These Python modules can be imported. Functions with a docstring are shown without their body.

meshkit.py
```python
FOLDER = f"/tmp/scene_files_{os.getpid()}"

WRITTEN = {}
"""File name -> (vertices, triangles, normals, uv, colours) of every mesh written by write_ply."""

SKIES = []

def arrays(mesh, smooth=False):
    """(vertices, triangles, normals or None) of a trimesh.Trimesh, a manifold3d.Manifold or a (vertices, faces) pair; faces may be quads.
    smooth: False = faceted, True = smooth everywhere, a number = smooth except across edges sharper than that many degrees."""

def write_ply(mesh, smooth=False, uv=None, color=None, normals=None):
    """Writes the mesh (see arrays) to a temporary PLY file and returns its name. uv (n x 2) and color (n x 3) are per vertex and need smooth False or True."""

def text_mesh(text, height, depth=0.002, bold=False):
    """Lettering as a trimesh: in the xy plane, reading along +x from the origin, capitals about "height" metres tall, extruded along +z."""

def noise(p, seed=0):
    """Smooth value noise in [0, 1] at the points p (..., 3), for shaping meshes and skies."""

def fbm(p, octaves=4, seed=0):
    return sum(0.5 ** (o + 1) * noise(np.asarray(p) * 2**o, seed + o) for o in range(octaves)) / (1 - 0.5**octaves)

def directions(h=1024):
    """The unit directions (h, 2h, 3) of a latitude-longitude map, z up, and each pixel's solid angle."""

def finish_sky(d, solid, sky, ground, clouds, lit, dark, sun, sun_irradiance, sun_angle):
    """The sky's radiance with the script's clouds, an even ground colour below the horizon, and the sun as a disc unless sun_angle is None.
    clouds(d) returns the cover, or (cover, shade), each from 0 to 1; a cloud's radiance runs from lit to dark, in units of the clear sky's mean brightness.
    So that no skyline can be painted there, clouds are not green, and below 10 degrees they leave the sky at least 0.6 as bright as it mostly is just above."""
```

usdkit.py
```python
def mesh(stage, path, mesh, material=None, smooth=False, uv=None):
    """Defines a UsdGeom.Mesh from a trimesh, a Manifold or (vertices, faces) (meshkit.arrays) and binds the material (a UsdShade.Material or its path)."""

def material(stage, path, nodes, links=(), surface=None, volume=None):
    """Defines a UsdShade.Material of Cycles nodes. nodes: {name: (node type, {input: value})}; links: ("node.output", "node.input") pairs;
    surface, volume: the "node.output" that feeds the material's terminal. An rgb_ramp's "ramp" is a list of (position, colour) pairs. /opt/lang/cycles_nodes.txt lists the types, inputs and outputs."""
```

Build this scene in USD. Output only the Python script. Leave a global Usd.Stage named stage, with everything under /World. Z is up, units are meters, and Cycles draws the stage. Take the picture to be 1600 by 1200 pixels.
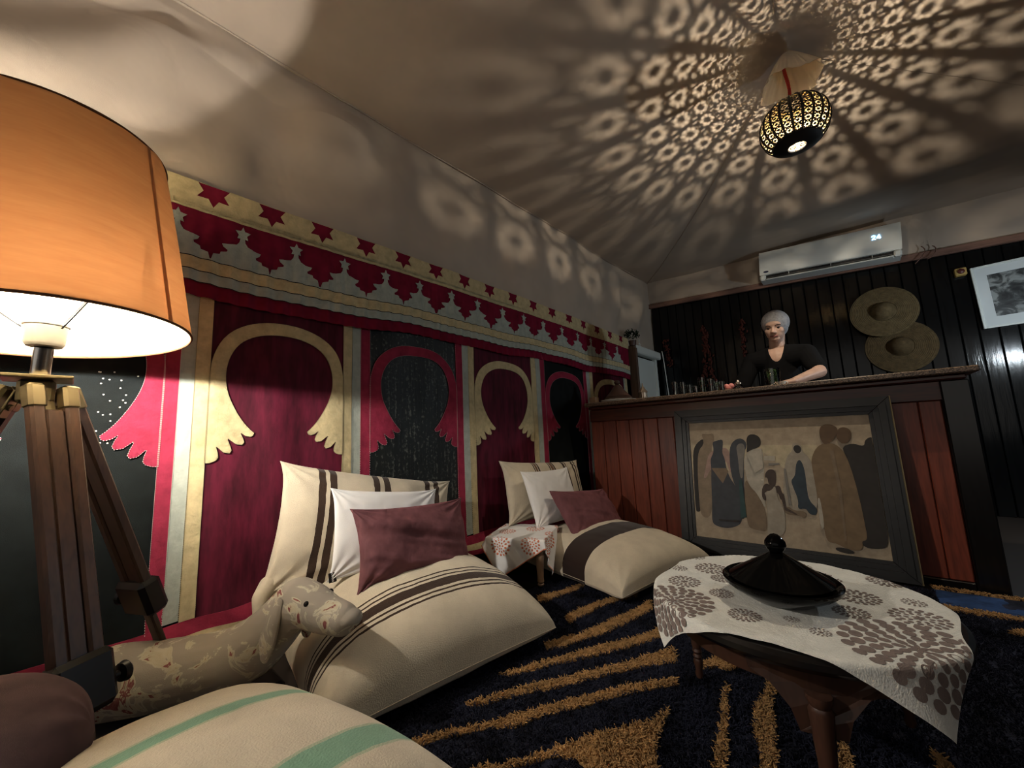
import math, random
import numpy as np, trimesh, usdkit, meshkit
import manifold3d as m3
from manifold3d import Manifold
from shapely.geometry import Polygon, Point, LineString, box as sbox
from shapely.ops import unary_union
from shapely import affinity
from pxr import Usd, UsdGeom, UsdLux, UsdShade, Gf, Sdf, Vt

stage = Usd.Stage.CreateInMemory()
UsdGeom.SetStageUpAxis(stage, 'Z'); UsdGeom.SetStageMetersPerUnit(stage, 1.0)
UsdGeom.Xform.Define(stage, '/World'); UsdGeom.Scope.Define(stage, '/World/Looks')
rng = np.random.default_rng(7); random.seed(7)

# ---------------------------------------------------------------- camera, lights' strengths, exposure
R3 = [[0.748311, 0.661936, -0.043259], [0.119870, -0.070795, 0.990262], [-0.652427, 0.746210, 0.132323]]   # right, up, forward
cam = UsdGeom.Camera.Define(stage, '/World/Camera')
(rx, ry, rz), (ux, uy, uz), (fx, fy, fz) = R3
cam.AddTransformOp().Set(Gf.Matrix4d(rx, ry, rz, 0, ux, uy, uz, 0, -fx, -fy, -fz, 0, 0, 0, 0.86, 1))
cam.CreateHorizontalApertureAttr(36.0); cam.CreateVerticalApertureAttr(27.0); cam.CreateFocalLengthAttr(13.5)
cam.CreateClippingRangeAttr(Gf.Vec2f(0.02, 100)); cam.CreateExposureAttr(0.85)
BULB, LANTERN, SIDE = 2550.0, 32000.0, 230.0            # emission of the three lamps' bulbs
dome = UsdLux.DomeLight.Define(stage, '/World/EveningSky'); dome.CreateIntensityAttr(0.08); dome.CreateColorAttr(Gf.Vec3f(1.0, 0.94, 0.86))  # dim sky added as fill for the room, never in view

# ---------------------------------------------------------------- helpers: prims
used = {}
def num(parent, name):
    k = (parent, name); n = used.get(k, -1) + 1; used[k] = n
    return name if n == 0 else '%s_%03d' % (name, n)
def tag(path, label=None, cat=None, group=None, kind=None):
    p = stage.GetPrimAtPath(path)
    for k, v in (('label', label), ('category', cat), ('group', group), ('kind', kind)):
        if v: p.SetCustomDataByKey(k, v)
    return path
def thing(name, label=None, cat=None, loc=(0, 0, 0), rz=0, group=None, kind=None, rx=0, ry=0, parent='/World'):
    path = parent + '/' + num(parent, name)
    x = UsdGeom.Xform.Define(stage, path); x.AddTranslateOp().Set(Gf.Vec3d(*map(float, loc)))
    if rz: x.AddRotateZOp().Set(float(rz))
    if ry: x.AddRotateYOp().Set(float(ry))
    if rx: x.AddRotateXOp().Set(float(rx))
    return tag(path, label, cat, group, kind)
def part(parent, name, m, mat, smooth=30, uv=None, label=None, kind=None):
    path = parent + '/' + num(parent, name)
    usdkit.mesh(stage, path, m, '/World/Looks/' + mat, smooth, uv)
    return tag(path, label, kind=kind)
def solo(name, label, cat, m, mat, smooth=30, uv=None, group=None, kind=None):
    return tag(part('/World', name, m, mat, smooth, uv), label, cat, group, kind)
def copy(src, label, loc, rz=0, group=None, ry=0, rx=0):
    name = src.split('/')[-1]; base = name[:-4] if name[-4] == '_' and name[-3:].isdigit() else name
    p = thing(base, None, None, loc, rz, ry=ry, rx=rx); pr = stage.GetPrimAtPath(p)
    c = stage.GetPrimAtPath(src).GetCustomData()
    pr.GetReferences().AddInternalReference(src); pr.SetInstanceable(True)
    return tag(p, label, c['category'], group or c.get('group'))

# ---------------------------------------------------------------- helpers: shapes
def T(m, loc=(0, 0, 0), rz=0, rx=0, ry=0):
    m = m.copy(); A = trimesh.transformations
    M = A.rotation_matrix(math.radians(rz), [0, 0, 1]) @ A.rotation_matrix(math.radians(ry), [0, 1, 0]) @ A.rotation_matrix(math.radians(rx), [1, 0, 0])
    M[:3, 3] = loc; m.apply_transform(M); return m
def cat(ms): return trimesh.util.concatenate(ms)
def cbox(sx, sy, sz, c=(0, 0, 0), b=0.004):
    b = min(b, sx * .4, sy * .4, sz * .4); p = []
    for i in (-1, 1):
        for j in (-1, 1):
            for k in (-1, 1):
                p += [(i*sx/2, j*(sy/2-b), k*(sz/2-b)), (i*(sx/2-b), j*sy/2, k*(sz/2-b)), (i*(sx/2-b), j*(sy/2-b), k*sz/2)]
    m = trimesh.convex.convex_hull(np.array(p)); m.apply_translation(c); return m
def b6(x0, x1, y0, y1, z0, z1, b=0.004): return cbox(x1-x0, y1-y0, z1-z0, ((x0+x1)/2, (y0+y1)/2, (z0+z1)/2), b)
def tube(pts, r, n=10, caps=True):
    p = np.asarray(pts, float); r = np.broadcast_to(r, len(p)); t = np.gradient(p, axis=0); t /= np.linalg.norm(t, axis=1, keepdims=True) + 1e-12
    a = np.cross(t, [0, 0, 1.0] if abs(t[0, 2]) < .9 else [1.0, 0, 0]); a /= np.linalg.norm(a, axis=1, keepdims=True); b = np.cross(t, a)
    g = np.arange(n) * 2 * np.pi / n
    v = (p[:, None] + r[:, None, None] * (np.cos(g)[None, :, None] * a[:, None] + np.sin(g)[None, :, None] * b[:, None])).reshape(-1, 3); f = []
    for i in range(len(p) - 1):
        for j in range(n):
            q = (i*n+j, i*n+(j+1) % n, (i+1)*n+(j+1) % n, (i+1)*n+j); f += [(q[0], q[1], q[2]), (q[0], q[2], q[3])]
    if caps:
        v = np.vstack([v, p[0], p[-1]]); k = len(v)
        for j in range(n): f += [(k-2, (j+1) % n, j), (k-1, (len(p)-1)*n+j, (len(p)-1)*n+(j+1) % n)]
    return trimesh.Trimesh(v, f, process=False)
def lathe(prof, n=40, close=True):
    p = np.array(prof, float); g = np.arange(n) * 2 * np.pi / n
    v = np.stack([p[:, None, 0]*np.cos(g), p[:, None, 0]*np.sin(g), np.broadcast_to(p[:, None, 1], (len(p), n))], -1).reshape(-1, 3); f = []
    for i in range(len(p) - 1):
        for j in range(n):
            q = (i*n+j, i*n+(j+1) % n, (i+1)*n+(j+1) % n, (i+1)*n+j); f += [(q[0], q[1], q[2]), (q[0], q[2], q[3])]
    m = trimesh.Trimesh(v, f, process=True); m.update_faces(m.nondegenerate_faces()); return m
def spline(pts, n=8):
    from scipy.interpolate import CubicSpline
    p = np.array(pts, float); s = np.r_[0, np.cumsum(np.linalg.norm(np.diff(p, axis=0), axis=1))]
    return CubicSpline(s, p)(np.linspace(0, s[-1], n * (len(p) - 1) + 1))
def polys(g): return [p for p in (getattr(g, 'geoms', None) or [g]) if p.geom_type == 'Polygon' and p.area > 1e-7]
def flat(g, h): return cat([trimesh.creation.extrude_polygon(p, h, engine='earcut') for p in polys(g)])
def drape(g, h, size, fn):
    m = flat(g, h); v, f = m.vertices, m.faces
    if size: v, f = trimesh.remesh.subdivide_to_size(v, f, size, max_iter=12)
    m = trimesh.Trimesh(v, f); m.merge_vertices()
    return trimesh.Trimesh(fn(np.array(m.vertices)), m.faces, process=False)
def grid(nu, nv, fn, u0=0, u1=1, v0=0, v1=1):
    U, V = np.meshgrid(np.linspace(u0, u1, nu), np.linspace(v0, v1, nv), indexing='ij'); p = fn(U.ravel(), V.ravel())
    i, j = np.meshgrid(np.arange(nu-1), np.arange(nv-1), indexing='ij'); a = (i*nv+j).ravel()
    return trimesh.Trimesh(p, np.vstack([np.c_[a, a+nv, a+nv+1], np.c_[a, a+nv+1, a+1]]), process=False), np.c_[U.ravel(), V.ravel()]
def smooth_shell(m, length, it=10, lamb=.5):
    if isinstance(m, Manifold):
        m = m.refine_to_length(length).to_mesh(); m = trimesh.Trimesh(m.vert_properties[:, :3], m.tri_verts)
    m.merge_vertices(); trimesh.smoothing.filter_taubin(m, lamb=lamb, nu=lamb+.02, iterations=it); return m
def ball(c, r, s=(1, 1, 1), n=20): return Manifold.sphere(1.0, n).scale([r*s[0], r*s[1], r*s[2]]).translate(list(map(float, c)))
def chain(pts, n=18):
    return [Manifold.batch_hull([ball(pts[i][:3], pts[i][3], n=n), ball(pts[i+1][:3], pts[i+1][3], n=n)]) for i in range(len(pts)-1)]
def union(ms): return Manifold.batch_boolean(ms, m3.OpType.Add)
def fbm(p, s, o=3): return meshkit.fbm(np.asarray(p) * s, octaves=o) if False else vnoise(np.asarray(p, float) * s, o)
_G = np.random.default_rng(3).uniform(-1, 1, (32, 32, 32))
def vnoise(p, o=3):
    out = np.zeros(len(p)); a = 1.0
    for k in range(o):
        q = p * 2**k + 7.3 * k; i = np.floor(q).astype(int); w = q - i; w = w*w*(3-2*w); i %= 32; j = (i+1) % 32; s = 0
        for dx in (0, 1):
            for dy in (0, 1):
                for dz in (0, 1):
                    s = s + _G[(j if dx else i)[:, 0], (j if dy else i)[:, 1], (j if dz else i)[:, 2]] * (w[:, 0] if dx else 1-w[:, 0]) * (w[:, 1] if dy else 1-w[:, 1]) * (w[:, 2] if dz else 1-w[:, 2])
        out += a * s; a *= .5
    return out
def pillow(w, h, t, pinch=.05, p=.42, n=44, seed=0, wr=.006, flatb=1.0, sag=0.0, ears=0.0, folds=0.0, disc=0):
    """A stuffed cushion: w along x, h along y, t thick, with pulled corners, creases and wrinkles; returns the mesh and uv"""
    s = np.linspace(-1, 1, n); s = np.sin(s * np.pi / 2) * .75 + s * .25; vs, fs, uvs = [], [], []
    for side in (1, -1):
        U, V = np.meshgrid(s, s, indexing='ij'); u, v = U.ravel(), V.ravel()
        x = w/2 * u * (1 - pinch * (1 - v**2) * u**2 + ears * (u*v)**8); y = h/2 * v * (1 - pinch * (1 - u**2) * v**2 + ears * (u*v)**8)
        if disc: x, y = w/2 * u * np.sqrt(1 - v*v/2), h/2 * v * np.sqrt(1 - u*u/2)
        th = ((1 - u**2).clip(0) * (1 - v**2).clip(0)) ** p * (1 - sag * v)
        k = np.c_[x, y, np.full(len(x), seed * 3.1 + side)]
        rad = np.abs(u * v) ** 1.5
        z = side * t/2 * th * (flatb if side < 0 else 1) + th**.5 * wr * (vnoise(k * 7, 3) + 1.2 * rad * np.sin(np.arctan2(1.001-np.abs(v), 1.001-np.abs(u)) * 14 + seed))
        if folds: z = z + folds * th * vnoise(np.c_[x * 3.2 + seed, y * 22 + 5 * x, 0 * x + side], 2) * np.clip(.6 + vnoise(np.c_[x * 4, y * 4, x * 0 + 3.3], 1), 0, 1)
        vs.append(np.c_[x, y, z]); uvs.append(np.c_[(u+1)/2, (v+1)/2])
        i, j = np.meshgrid(np.arange(n-1), np.arange(n-1), indexing='ij'); a = (i*n+j).ravel(); f = np.vstack([np.c_[a, a+n, a+n+1], np.c_[a, a+n+1, a+1]])
        fs.append((f if side > 0 else f[:, ::-1]) + (0 if side > 0 else n*n))
    return trimesh.Trimesh(np.vstack(vs), np.vstack(fs), process=False), np.vstack(uvs)

# ---------------------------------------------------------------- materials
def mat(name, nodes, links, surface='p.BSDF'): usdkit.material(stage, '/World/Looks/' + name, nodes, links, surface=surface)
def C(c, k=1.0): return tuple(float(min(1, max(0, x*k))) for x in c)
def plain(name, c, rough=.5, metal=0., spec=.5, emit=None, es=0., coat=0.):
    d = dict(base_color=c, roughness=rough, metallic=metal, specular_ior_level=spec, coat_weight=coat)
    if emit: d.update(emission_color=emit, emission_strength=es)
    mat(name, {'p': ('principled_bsdf', d)}, [])
def fab(name, c, var=.14, ns=9, bs=500, bd=.0008, rough=.95, spec=.15, sheen=0., crease=0, cs=40, stretch=(1, 1, 1)):
    nodes = {'g': ('geometry', {}), 'mp': ('mapping', {'scale': stretch}), 'n': ('noise_texture', {'scale': ns, 'detail': 5, 'roughness': .6}), 'r': ('rgb_ramp', {'ramp': [(.25, C(c, 1-var*1.6)), (.75, C(c, 1+var))]}),
             'b': ('noise_texture', {'scale': bs, 'detail': 2}), 'bu': ('bump', {'strength': .6, 'distance': bd}),
             'p': ('principled_bsdf', dict(roughness=rough, specular_ior_level=spec, sheen_weight=sheen, sheen_roughness=.4, sheen_tint=C(c, 2.0)))}
    links = [('g.position', 'mp.vector'), ('mp.vector', 'n.vector'), ('n.fac', 'r.fac'), ('r.color', 'p.base_color'), ('g.position', 'b.vector'), ('b.fac', 'bu.height')]
    if crease:
        nodes['b2'] = ('noise_texture', {'scale': cs, 'detail': 3, 'roughness': .5, 'distortion': .35}); nodes['bu2'] = ('bump', {'strength': .7, 'distance': crease}); links += [('mp.vector', 'b2.vector'), ('b2.fac', 'bu2.height'), ('bu.normal', 'bu2.normal'), ('bu2.normal', 'p.normal')]
    else: links.append(('bu.normal', 'p.normal'))
    mat(name, nodes, links)
def striped(name, axis, stops, bs=260, bd=.0012, wob=.006, rough=.95, dirt=.12):
    """woven stripes across one direction of the cushion (st), constant steps"""
    nodes = {'a': ('attribute', {'attribute': 'st'}), 's': ('separate_xyz', {}), 'g': ('geometry', {}), 'n': ('noise_texture', {'scale': 30, 'detail': 3}), 'm': ('math', {'math_type': 'multiply_add', 'value2': wob, 'value3': -wob/2}),
             'ad': ('math', {'math_type': 'add'}), 'r': ('rgb_ramp', {'ramp': stops, 'interpolate': False}), 'b': ('noise_texture', {'scale': bs, 'detail': 3}), 'bu': ('bump', {'strength': .8, 'distance': bd * 1.6}),
             'd': ('noise_texture', {'scale': 6, 'detail': 6, 'roughness': .65}), 'dr': ('rgb_ramp', {'ramp': [(.3, (1-dirt*1.5,)*3), (.6, (1, 1, 1))]}), 'mx': ('mix', {'mix_type': 'multiply', 'fac': 1.0}), 'p': ('principled_bsdf', dict(roughness=rough, specular_ior_level=.12, sheen_weight=.15))}
    mat(name, nodes, [('a.vector', 's.vector'), ('g.position', 'n.vector'), ('n.fac', 'm.value1'), ('s.' + axis, 'ad.value1'), ('m.value', 'ad.value2'), ('ad.value', 'r.fac'), ('g.position', 'b.vector'), ('b.fac', 'bu.height'), ('bu.normal', 'p.normal'),
                      ('g.position', 'd.vector'), ('d.fac', 'dr.fac'), ('r.color', 'mx.color1'), ('dr.color', 'mx.color2'), ('mx.color', 'p.base_color')])
def wood(name, c, rough=.45, stretch=(14, 14, 1.2), var=.4, bd=.0006, coat=0., spec=.5, rv=True):
    nodes = {'g': ('geometry', {}), 'mp': ('mapping', {'scale': stretch}), 'n': ('noise_texture', {'scale': 3, 'detail': 6, 'roughness': .65, 'distortion': .6}), 'r': ('rgb_ramp', {'ramp': [(.3, C(c, 1-var)), (.5, c), (.72, C(c, 1+var*.8))]}),
             'o': ('object_info', {}), 'h': ('math', {'math_type': 'multiply_add', 'value2': .35, 'value3': .82}), 'v': ('hsv', {'hue': .5, 'saturation': 1.}), 'bu': ('bump', {'strength': .5, 'distance': bd}), 'p': ('principled_bsdf', dict(roughness=rough, specular_ior_level=spec, coat_weight=coat, coat_roughness=.15))}
    links = [('g.position', 'mp.vector'), ('mp.vector', 'n.vector'), ('n.fac', 'r.fac'), ('r.color', 'v.color'), ('v.color', 'p.base_color'), ('n.fac', 'bu.height'), ('bu.normal', 'p.normal')]
    if rv: links += [('o.random', 'h.value1'), ('h.value', 'v.value')]
    mat(name, nodes, links)

CREAM, BROWN = (.60, .525, .405), (.045, .026, .018)
fab('tent_cloth', (.50, .42, .345), crease=.010, cs=4.5, var=.07, ns=2.5, bs=350, bd=.0003)
fab('tent_cap', (.70, .60, .47), var=.06)
fab('gold_cotton', (.60, .50, .29), var=.16, crease=.006, cs=34, ns=26, bs=700, bd=.001)
fab('teal_cotton', (.42, .46, .41), var=.12, crease=.006, cs=34, ns=26, bs=700, bd=.001)
fab('crimson_cotton', (.30, .028, .062), var=.2, crease=.006, cs=34, ns=20, bs=700, bd=.001)
fab('burgundy_cotton', (.20, .010, .033), var=.2, ns=14, bs=700)
fab('burgundy_velvet', (.090, .0055, .020), var=.45, ns=16, bs=900, sheen=.25, stretch=(1, 1.6, .35), rough=.75, spec=.25)
fab('black_cloth', (.0075, .010, .0105), var=.3, ns=12, rough=.8)
mat('black_velvet', {'g': ('geometry', {}), 'mp': ('mapping', {'scale': (1, 1.0, .07)}), 'n': ('noise_texture', {'scale': 55, 'detail': 4, 'roughness': .7}), 'n2': ('noise_texture', {'scale': 60, 'detail': 3}), 'mm': ('math', {'math_type': 'multiply'}), 'r': ('rgb_ramp', {'ramp': [(.28, (.006, .008, .008)), (.40, (.10, .105, .09))]}), 'bu': ('bump', {'strength': .9, 'distance': .004}),  # grey streaks paint the crinkled panel's sheen into the base colour
                     'p': ('principled_bsdf', dict(roughness=.5, specular_ior_level=.35))}, [('g.position', 'mp.vector'), ('mp.vector', 'n.vector'), ('g.position', 'n2.vector'), ('n.fac', 'mm.value1'), ('n2.fac', 'mm.value2'), ('mm.value', 'r.fac'), ('r.color', 'p.base_color'), ('n.fac', 'bu.height'), ('bu.normal', 'p.normal')])
plain('stitch_white', (.75, .72, .66), .8); plain('stitch_dark', (.03, .025, .02), .9)
wood('black_plank', (.004, .0045, .005), rough=.13, stretch=(9, 9, .9), var=.35, bd=.0022, spec=.32)
wood('red_wood', (.17, .036, .018), rough=.38, var=.5, bd=.0012)
wood('red_wood_long', (.075, .017, .009), rough=.32, stretch=(1.2, 14, 14), var=.5)
wood('pink_beam', (.20, .105, .075), rough=.7, stretch=(1.2, 14, 14), var=.35)
wood('tripod_wood', (.055, .026, .015), rough=.42, var=.45, stretch=(22, 22, 1.5))
wood('table_wood', (.050, .023, .015), rough=.35, var=.4); wood('stool_wood', (.30, .19, .115), rough=.55, var=.3)
wood('black_wood', (.007, .006, .006), rough=.22, var=.4); wood('frame_wood', (.013, .013, .014), rough=.45, var=.3, stretch=(3, 3, 3)); wood('post_wood', (.13, .075, .045), rough=.6)
plain('floor_dark', (.03, .022, .018), .6); plain('plinth_dark', (.010, .008, .008), .8)
mat('granite', {'g': ('geometry', {}), 'n': ('noise_texture', {'scale': 140, 'detail': 3}), 'r': ('rgb_ramp', {'ramp': [(.38, (.03, .022, .018)), (.5, (.13, .085, .055)), (.62, (.25, .18, .13))]}), 'p': ('principled_bsdf', {'roughness': .3})}, [('g.position', 'n.vector'), ('n.fac', 'r.fac'), ('r.color', 'p.base_color')])
plain('brass_old', (.20, .155, .085), .45, .85); plain('lantern_brass', (.34, .25, .12), .5, .3); plain('steel', (.55, .53, .50), .22, 1.); plain('grey_cast', (.28, .26, .23), .5, .6); plain('black_metal', (.012, .011, .011), .35, .6); plain('black_plastic', (.008, .008, .008), .3)
plain('white_plastic', (.80, .82, .78), .35); plain('white_paint', (.78, .82, .78), .5); plain('dark_slot', (.006, .006, .006), .6); plain('logo_blue', (.01, .02, .06), .3)
plain('display_blue', (.2, .6, 1.), .5, emit=(.25, .62, 1.), es=6.); plain('red_cord', (.35, .02, .015), .8); plain('orange_plastic', (.55, .25, .10), .5)
plain('black_glaze', (.002, .002, .002), .09, spec=.14); plain('brown_clay', (.075, .035, .025), .45); plain('tin', (.45, .36, .28), .3, .9)
plain('mat_board', (.70, .74, .74), .8); plain('yellow_box', (.50, .33, .10), .5); plain('red_button', (.10, .02, .015), .4); plain('pink_petal', (.75, .28, .26), .6); plain('cardboard', (.32, .20, .12), .9)
fab('plum_velvet', (.155, .060, .068), crease=.006, cs=22, var=.25, ns=11, bs=900, sheen=.5, rough=.7)
fab('plum_velvet_shaded', (.085, .050, .053), var=.3, ns=9, bs=900, sheen=.3, rough=.75); fab('white_cotton', (.80, .79, .79), var=.04); fab('orange_cotton', (.5, .26, .1), var=.1)  # first one: plum velvet darkened and greyed, the corner's shade put into the colour
fab('table_linen', (.70, .70, .66), var=.07, ns=18, bs=260, bd=.0025); fab('taupe_print', (.21, .165, .15), var=.12, ns=30); fab('coral_print', (.62, .20, .12), var=.12, ns=30); fab('coral_hem', (.70, .24, .13), var=.1)
fab('rug_navy', (.015, .0165, .030), var=.7, ns=9, bs=300, bd=.006); fab('rug_tan', (.40, .235, .10), var=.3, ns=30, bs=200, bd=.006); fab('rug_blue', (.02, .045, .12), var=.4, ns=14)
fab('straw', (.16, .115, .058), var=.25, ns=30, bs=250, bd=.002); fab('straw_dark', (.125, .085, .042), var=.25, ns=30, bs=250, bd=.002)
fab('chili', (.12, .035, .025), var=.4, ns=60); fab('leaf_dark', (.012, .030, .014), var=.4, ns=40); fab('mint', (.05, .10, .025), var=.5, ns=60)
fab('skin', (.60, .385, .295), var=.08, ns=25, bs=200, bd=.0004, rough=.5, spec=.35); fab('black_shirt', (.007, .007, .008), var=.2); fab('scarf_grey', (.40, .40, .42), var=.25, ns=70, bs=400, bd=.002)
plain('eye_dark', (.02, .012, .01), .25); plain('lip', (.30, .10, .09), .5); plain('brow', (.05, .03, .025), .8); plain('bead_eye', (.004, .004, .004), .08)
mat('clear_glass', {'f': ('fresnel', {'IOR': 1.5}), 't': ('transparent_bsdf', {'color': (.92, .94, .92)}), 'g': ('glossy_bsdf', {'roughness': .03, 'color': (1, 1, 1)}), 'm': ('mix_closure', {})}, [('f.fac', 'm.fac'), ('t.BSDF', 'm.closure1'), ('g.BSDF', 'm.closure2')], 'm.closure')
mat('shade_orange', {'g': ('geometry', {}), 'mp': ('mapping', {'scale': (1, 1, 7)}), 'n': ('noise_texture', {'scale': 9, 'detail': 6, 'roughness': .65}), 'r': ('rgb_ramp', {'ramp': [(.25, (.50, .25, .115)), (.75, (.58, .32, .15))]}), 'd': ('diffuse_bsdf', {}), 't': ('translucent_bsdf', {}), 'm': ('mix_closure', {'fac': .33})},
    [('g.position', 'mp.vector'), ('mp.vector', 'n.vector'), ('n.fac', 'r.fac'), ('r.color', 'd.color'), ('r.color', 't.color'), ('d.BSDF', 'm.closure1'), ('t.BSDF', 'm.closure2')], 'm.closure')
mat('shade_lining', {'d': ('diffuse_bsdf', {'color': (.74, .66, .50)}), 't': ('translucent_bsdf', {'color': (.52, .43, .33)}), 'm': ('mix_closure', {'fac': .2})}, [('d.BSDF', 'm.closure1'), ('t.BSDF', 'm.closure2')], 'm.closure')
fab('shade_seam', (.42, .17, .06), var=.1); fab('shade_rim', (.16, .07, .035), var=.1)
def glow(name, col, s): mat(name, {'e': ('emission', {'color': col, 'strength': s})}, [], 'e.emission')
glow('bulb_warm', (1., .94, .84), BULB); glow('bulb_lantern', (1., .86, .66), LANTERN); glow('bulb_cool', (.80, .92, 1.), SIDE)
mat('toile', {'g': ('geometry', {}), 'v': ('noise_texture', {'scale': 13, 'detail': 4, 'roughness': .6, 'distortion': 1.2}), 'r': ('rgb_ramp', {'ramp': [(.0, (.33, .29, .245)), (.53, (.33, .29, .245)), (.555, (.50, .46, .36)), (.62, (.46, .40, .29)), (.635, (.20, .06, .06)), (.68, (.28, .11, .10)), (.70, (.48, .43, .33)), (.74, (.16, .10, .07))]}),
              'b': ('noise_texture', {'scale': 600}), 'bu': ('bump', {'strength': .5, 'distance': .0008}), 'p': ('principled_bsdf', dict(roughness=.9, specular_ior_level=.15))}, [('g.position', 'v.vector'), ('v.fac', 'r.fac'), ('r.color', 'p.base_color'), ('g.position', 'b.vector'), ('b.fac', 'bu.height'), ('bu.normal', 'p.normal')])
mat('toile_plain', {'p': ('principled_bsdf', dict(base_color=(.34, .30, .25), roughness=.9))}, [])
mat('photo_print', {'g': ('geometry', {}), 'v': ('noise_texture', {'scale': 8, 'detail': 4, 'roughness': .55, 'distortion': 1.6}), 'r': ('rgb_ramp', {'ramp': [(.38, (.012, .013, .014)), (.5, (.05, .055, .055)), (.62, (.30, .32, .31))]}), 'p': ('principled_bsdf', dict(roughness=.35))}, [('g.position', 'v.vector'), ('v.fac', 'r.fac'), ('r.color', 'p.base_color')])
def paint(name, c): fab(name, c, var=.16, ns=22, bs=300, bd=.0006, rough=.6, spec=.3)
paint('paint_ground', (.40, .325, .235)); paint('paint_wall', (.47, .40, .27))
KEY = {'tan': (.25, .19, .13), 'pink': (.36, .24, .20), 'slate': (.050, .055, .066), 'brown': (.20, .145, .095), 'teal': (.028, .068, .068), 'pale': (.44, .40, .33), 'dark': (.030, .026, .024), 'skin': (.060, .040, .032), 'cloak': (.34, .30, .24), 'blue': (.030, .045, .060), 'coffee': (.12, .075, .045), 'ochre': (.19, .13, .075), 'veil': (.20, .185, .165)}
for k, c in KEY.items(): paint('paint_' + k, c)
def cream_stripes(name, axis, bands, c=CREAM, dark=BROWN):
    st = [(0., c)]
    for a, b, *col in bands: st += [(a, col[0] if col else dark), (b, c)]
    striped(name, axis, st)
MID = (.16, .09, .055)
cream_stripes('pouf_brown', 'x', [(.285, .30), (.305, .335), (.342, .35), (.752, .760), (.774, .782), (.794, .834), (.846, .854), (.866, .874)])
cream_stripes('back_brown', 'x', [(.15, .187), (.205, .243), (.44, .478), (.505, .543), (.79, .83), (.86, .90)])
cream_stripes('pouf_band', 'x', [(.53, .72, (.028, .016, .013))])
cream_stripes('back_band', 'x', [(.30, .312), (.32, .345, MID), (.35, .365), (.50, .512), (.52, .55, MID), (.556, .575), (.70, .735), (.75, .765), (.86, .89), (.91, .93)])
GRN = (.20, .36, .25)
striped('pouf_green', 'x', [(0, CREAM), (.375, (.40, .44, .31)), (.382, GRN), (.422, (.40, .44, .31)), (.43, CREAM), (.655, (.40, .44, .31)), (.665, GRN), (.735, (.40, .44, .31)), (.745, CREAM)])

# ================================================================ SETTING
XL, XR, YF, YB = -1.95, 2.6, -2.2, 5.25
PK = (-.05, 2.65, 3.06)                                   # the tent's peak, where the lantern hangs
def zc(x, y):
    dx, dy = x - PK[0], y - PK[1]
    a = np.where(dx < 0, -dx / (PK[0] - XL), dx / (XR - PK[0])); b = np.where(dy > 0, dy / (YB - PK[1]), -dy / 4.85)
    e = 2.755 + .0265 * y - .043 * (x + 1.95)
    m = np.maximum(a, b); t = np.clip(m, 0, 1)
    ang = np.arctan2(dy, dx); r = np.hypot(dx, dy); sx = np.clip((x + .75) / .8, 0, 1); sx = sx * sx * (3 - 2 * sx); e = e - .15 * sx * np.exp(-((y - 4.18 + .05 * np.sin(x * 2)) / .26) ** 2) + .03 * sx * np.clip((y - 4.4) / .6, 0, 1)
    z = e + (PK[2] - e) * (1 - t) ** 1.35 - .035 * np.sin(np.pi * t) - .02 * np.clip(1 - abs(a - b) / .12, 0, 1) * -.6 * t * (1 - t)
    p = np.c_[x, y, 0 * x]
    return z + .010 * np.sin(ang * 23 + 2 * vnoise(p * 1.1, 2)) * np.exp(-((r - .45) / .5) ** 2) + .012 * vnoise(p * 1.6, 3) * t
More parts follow.
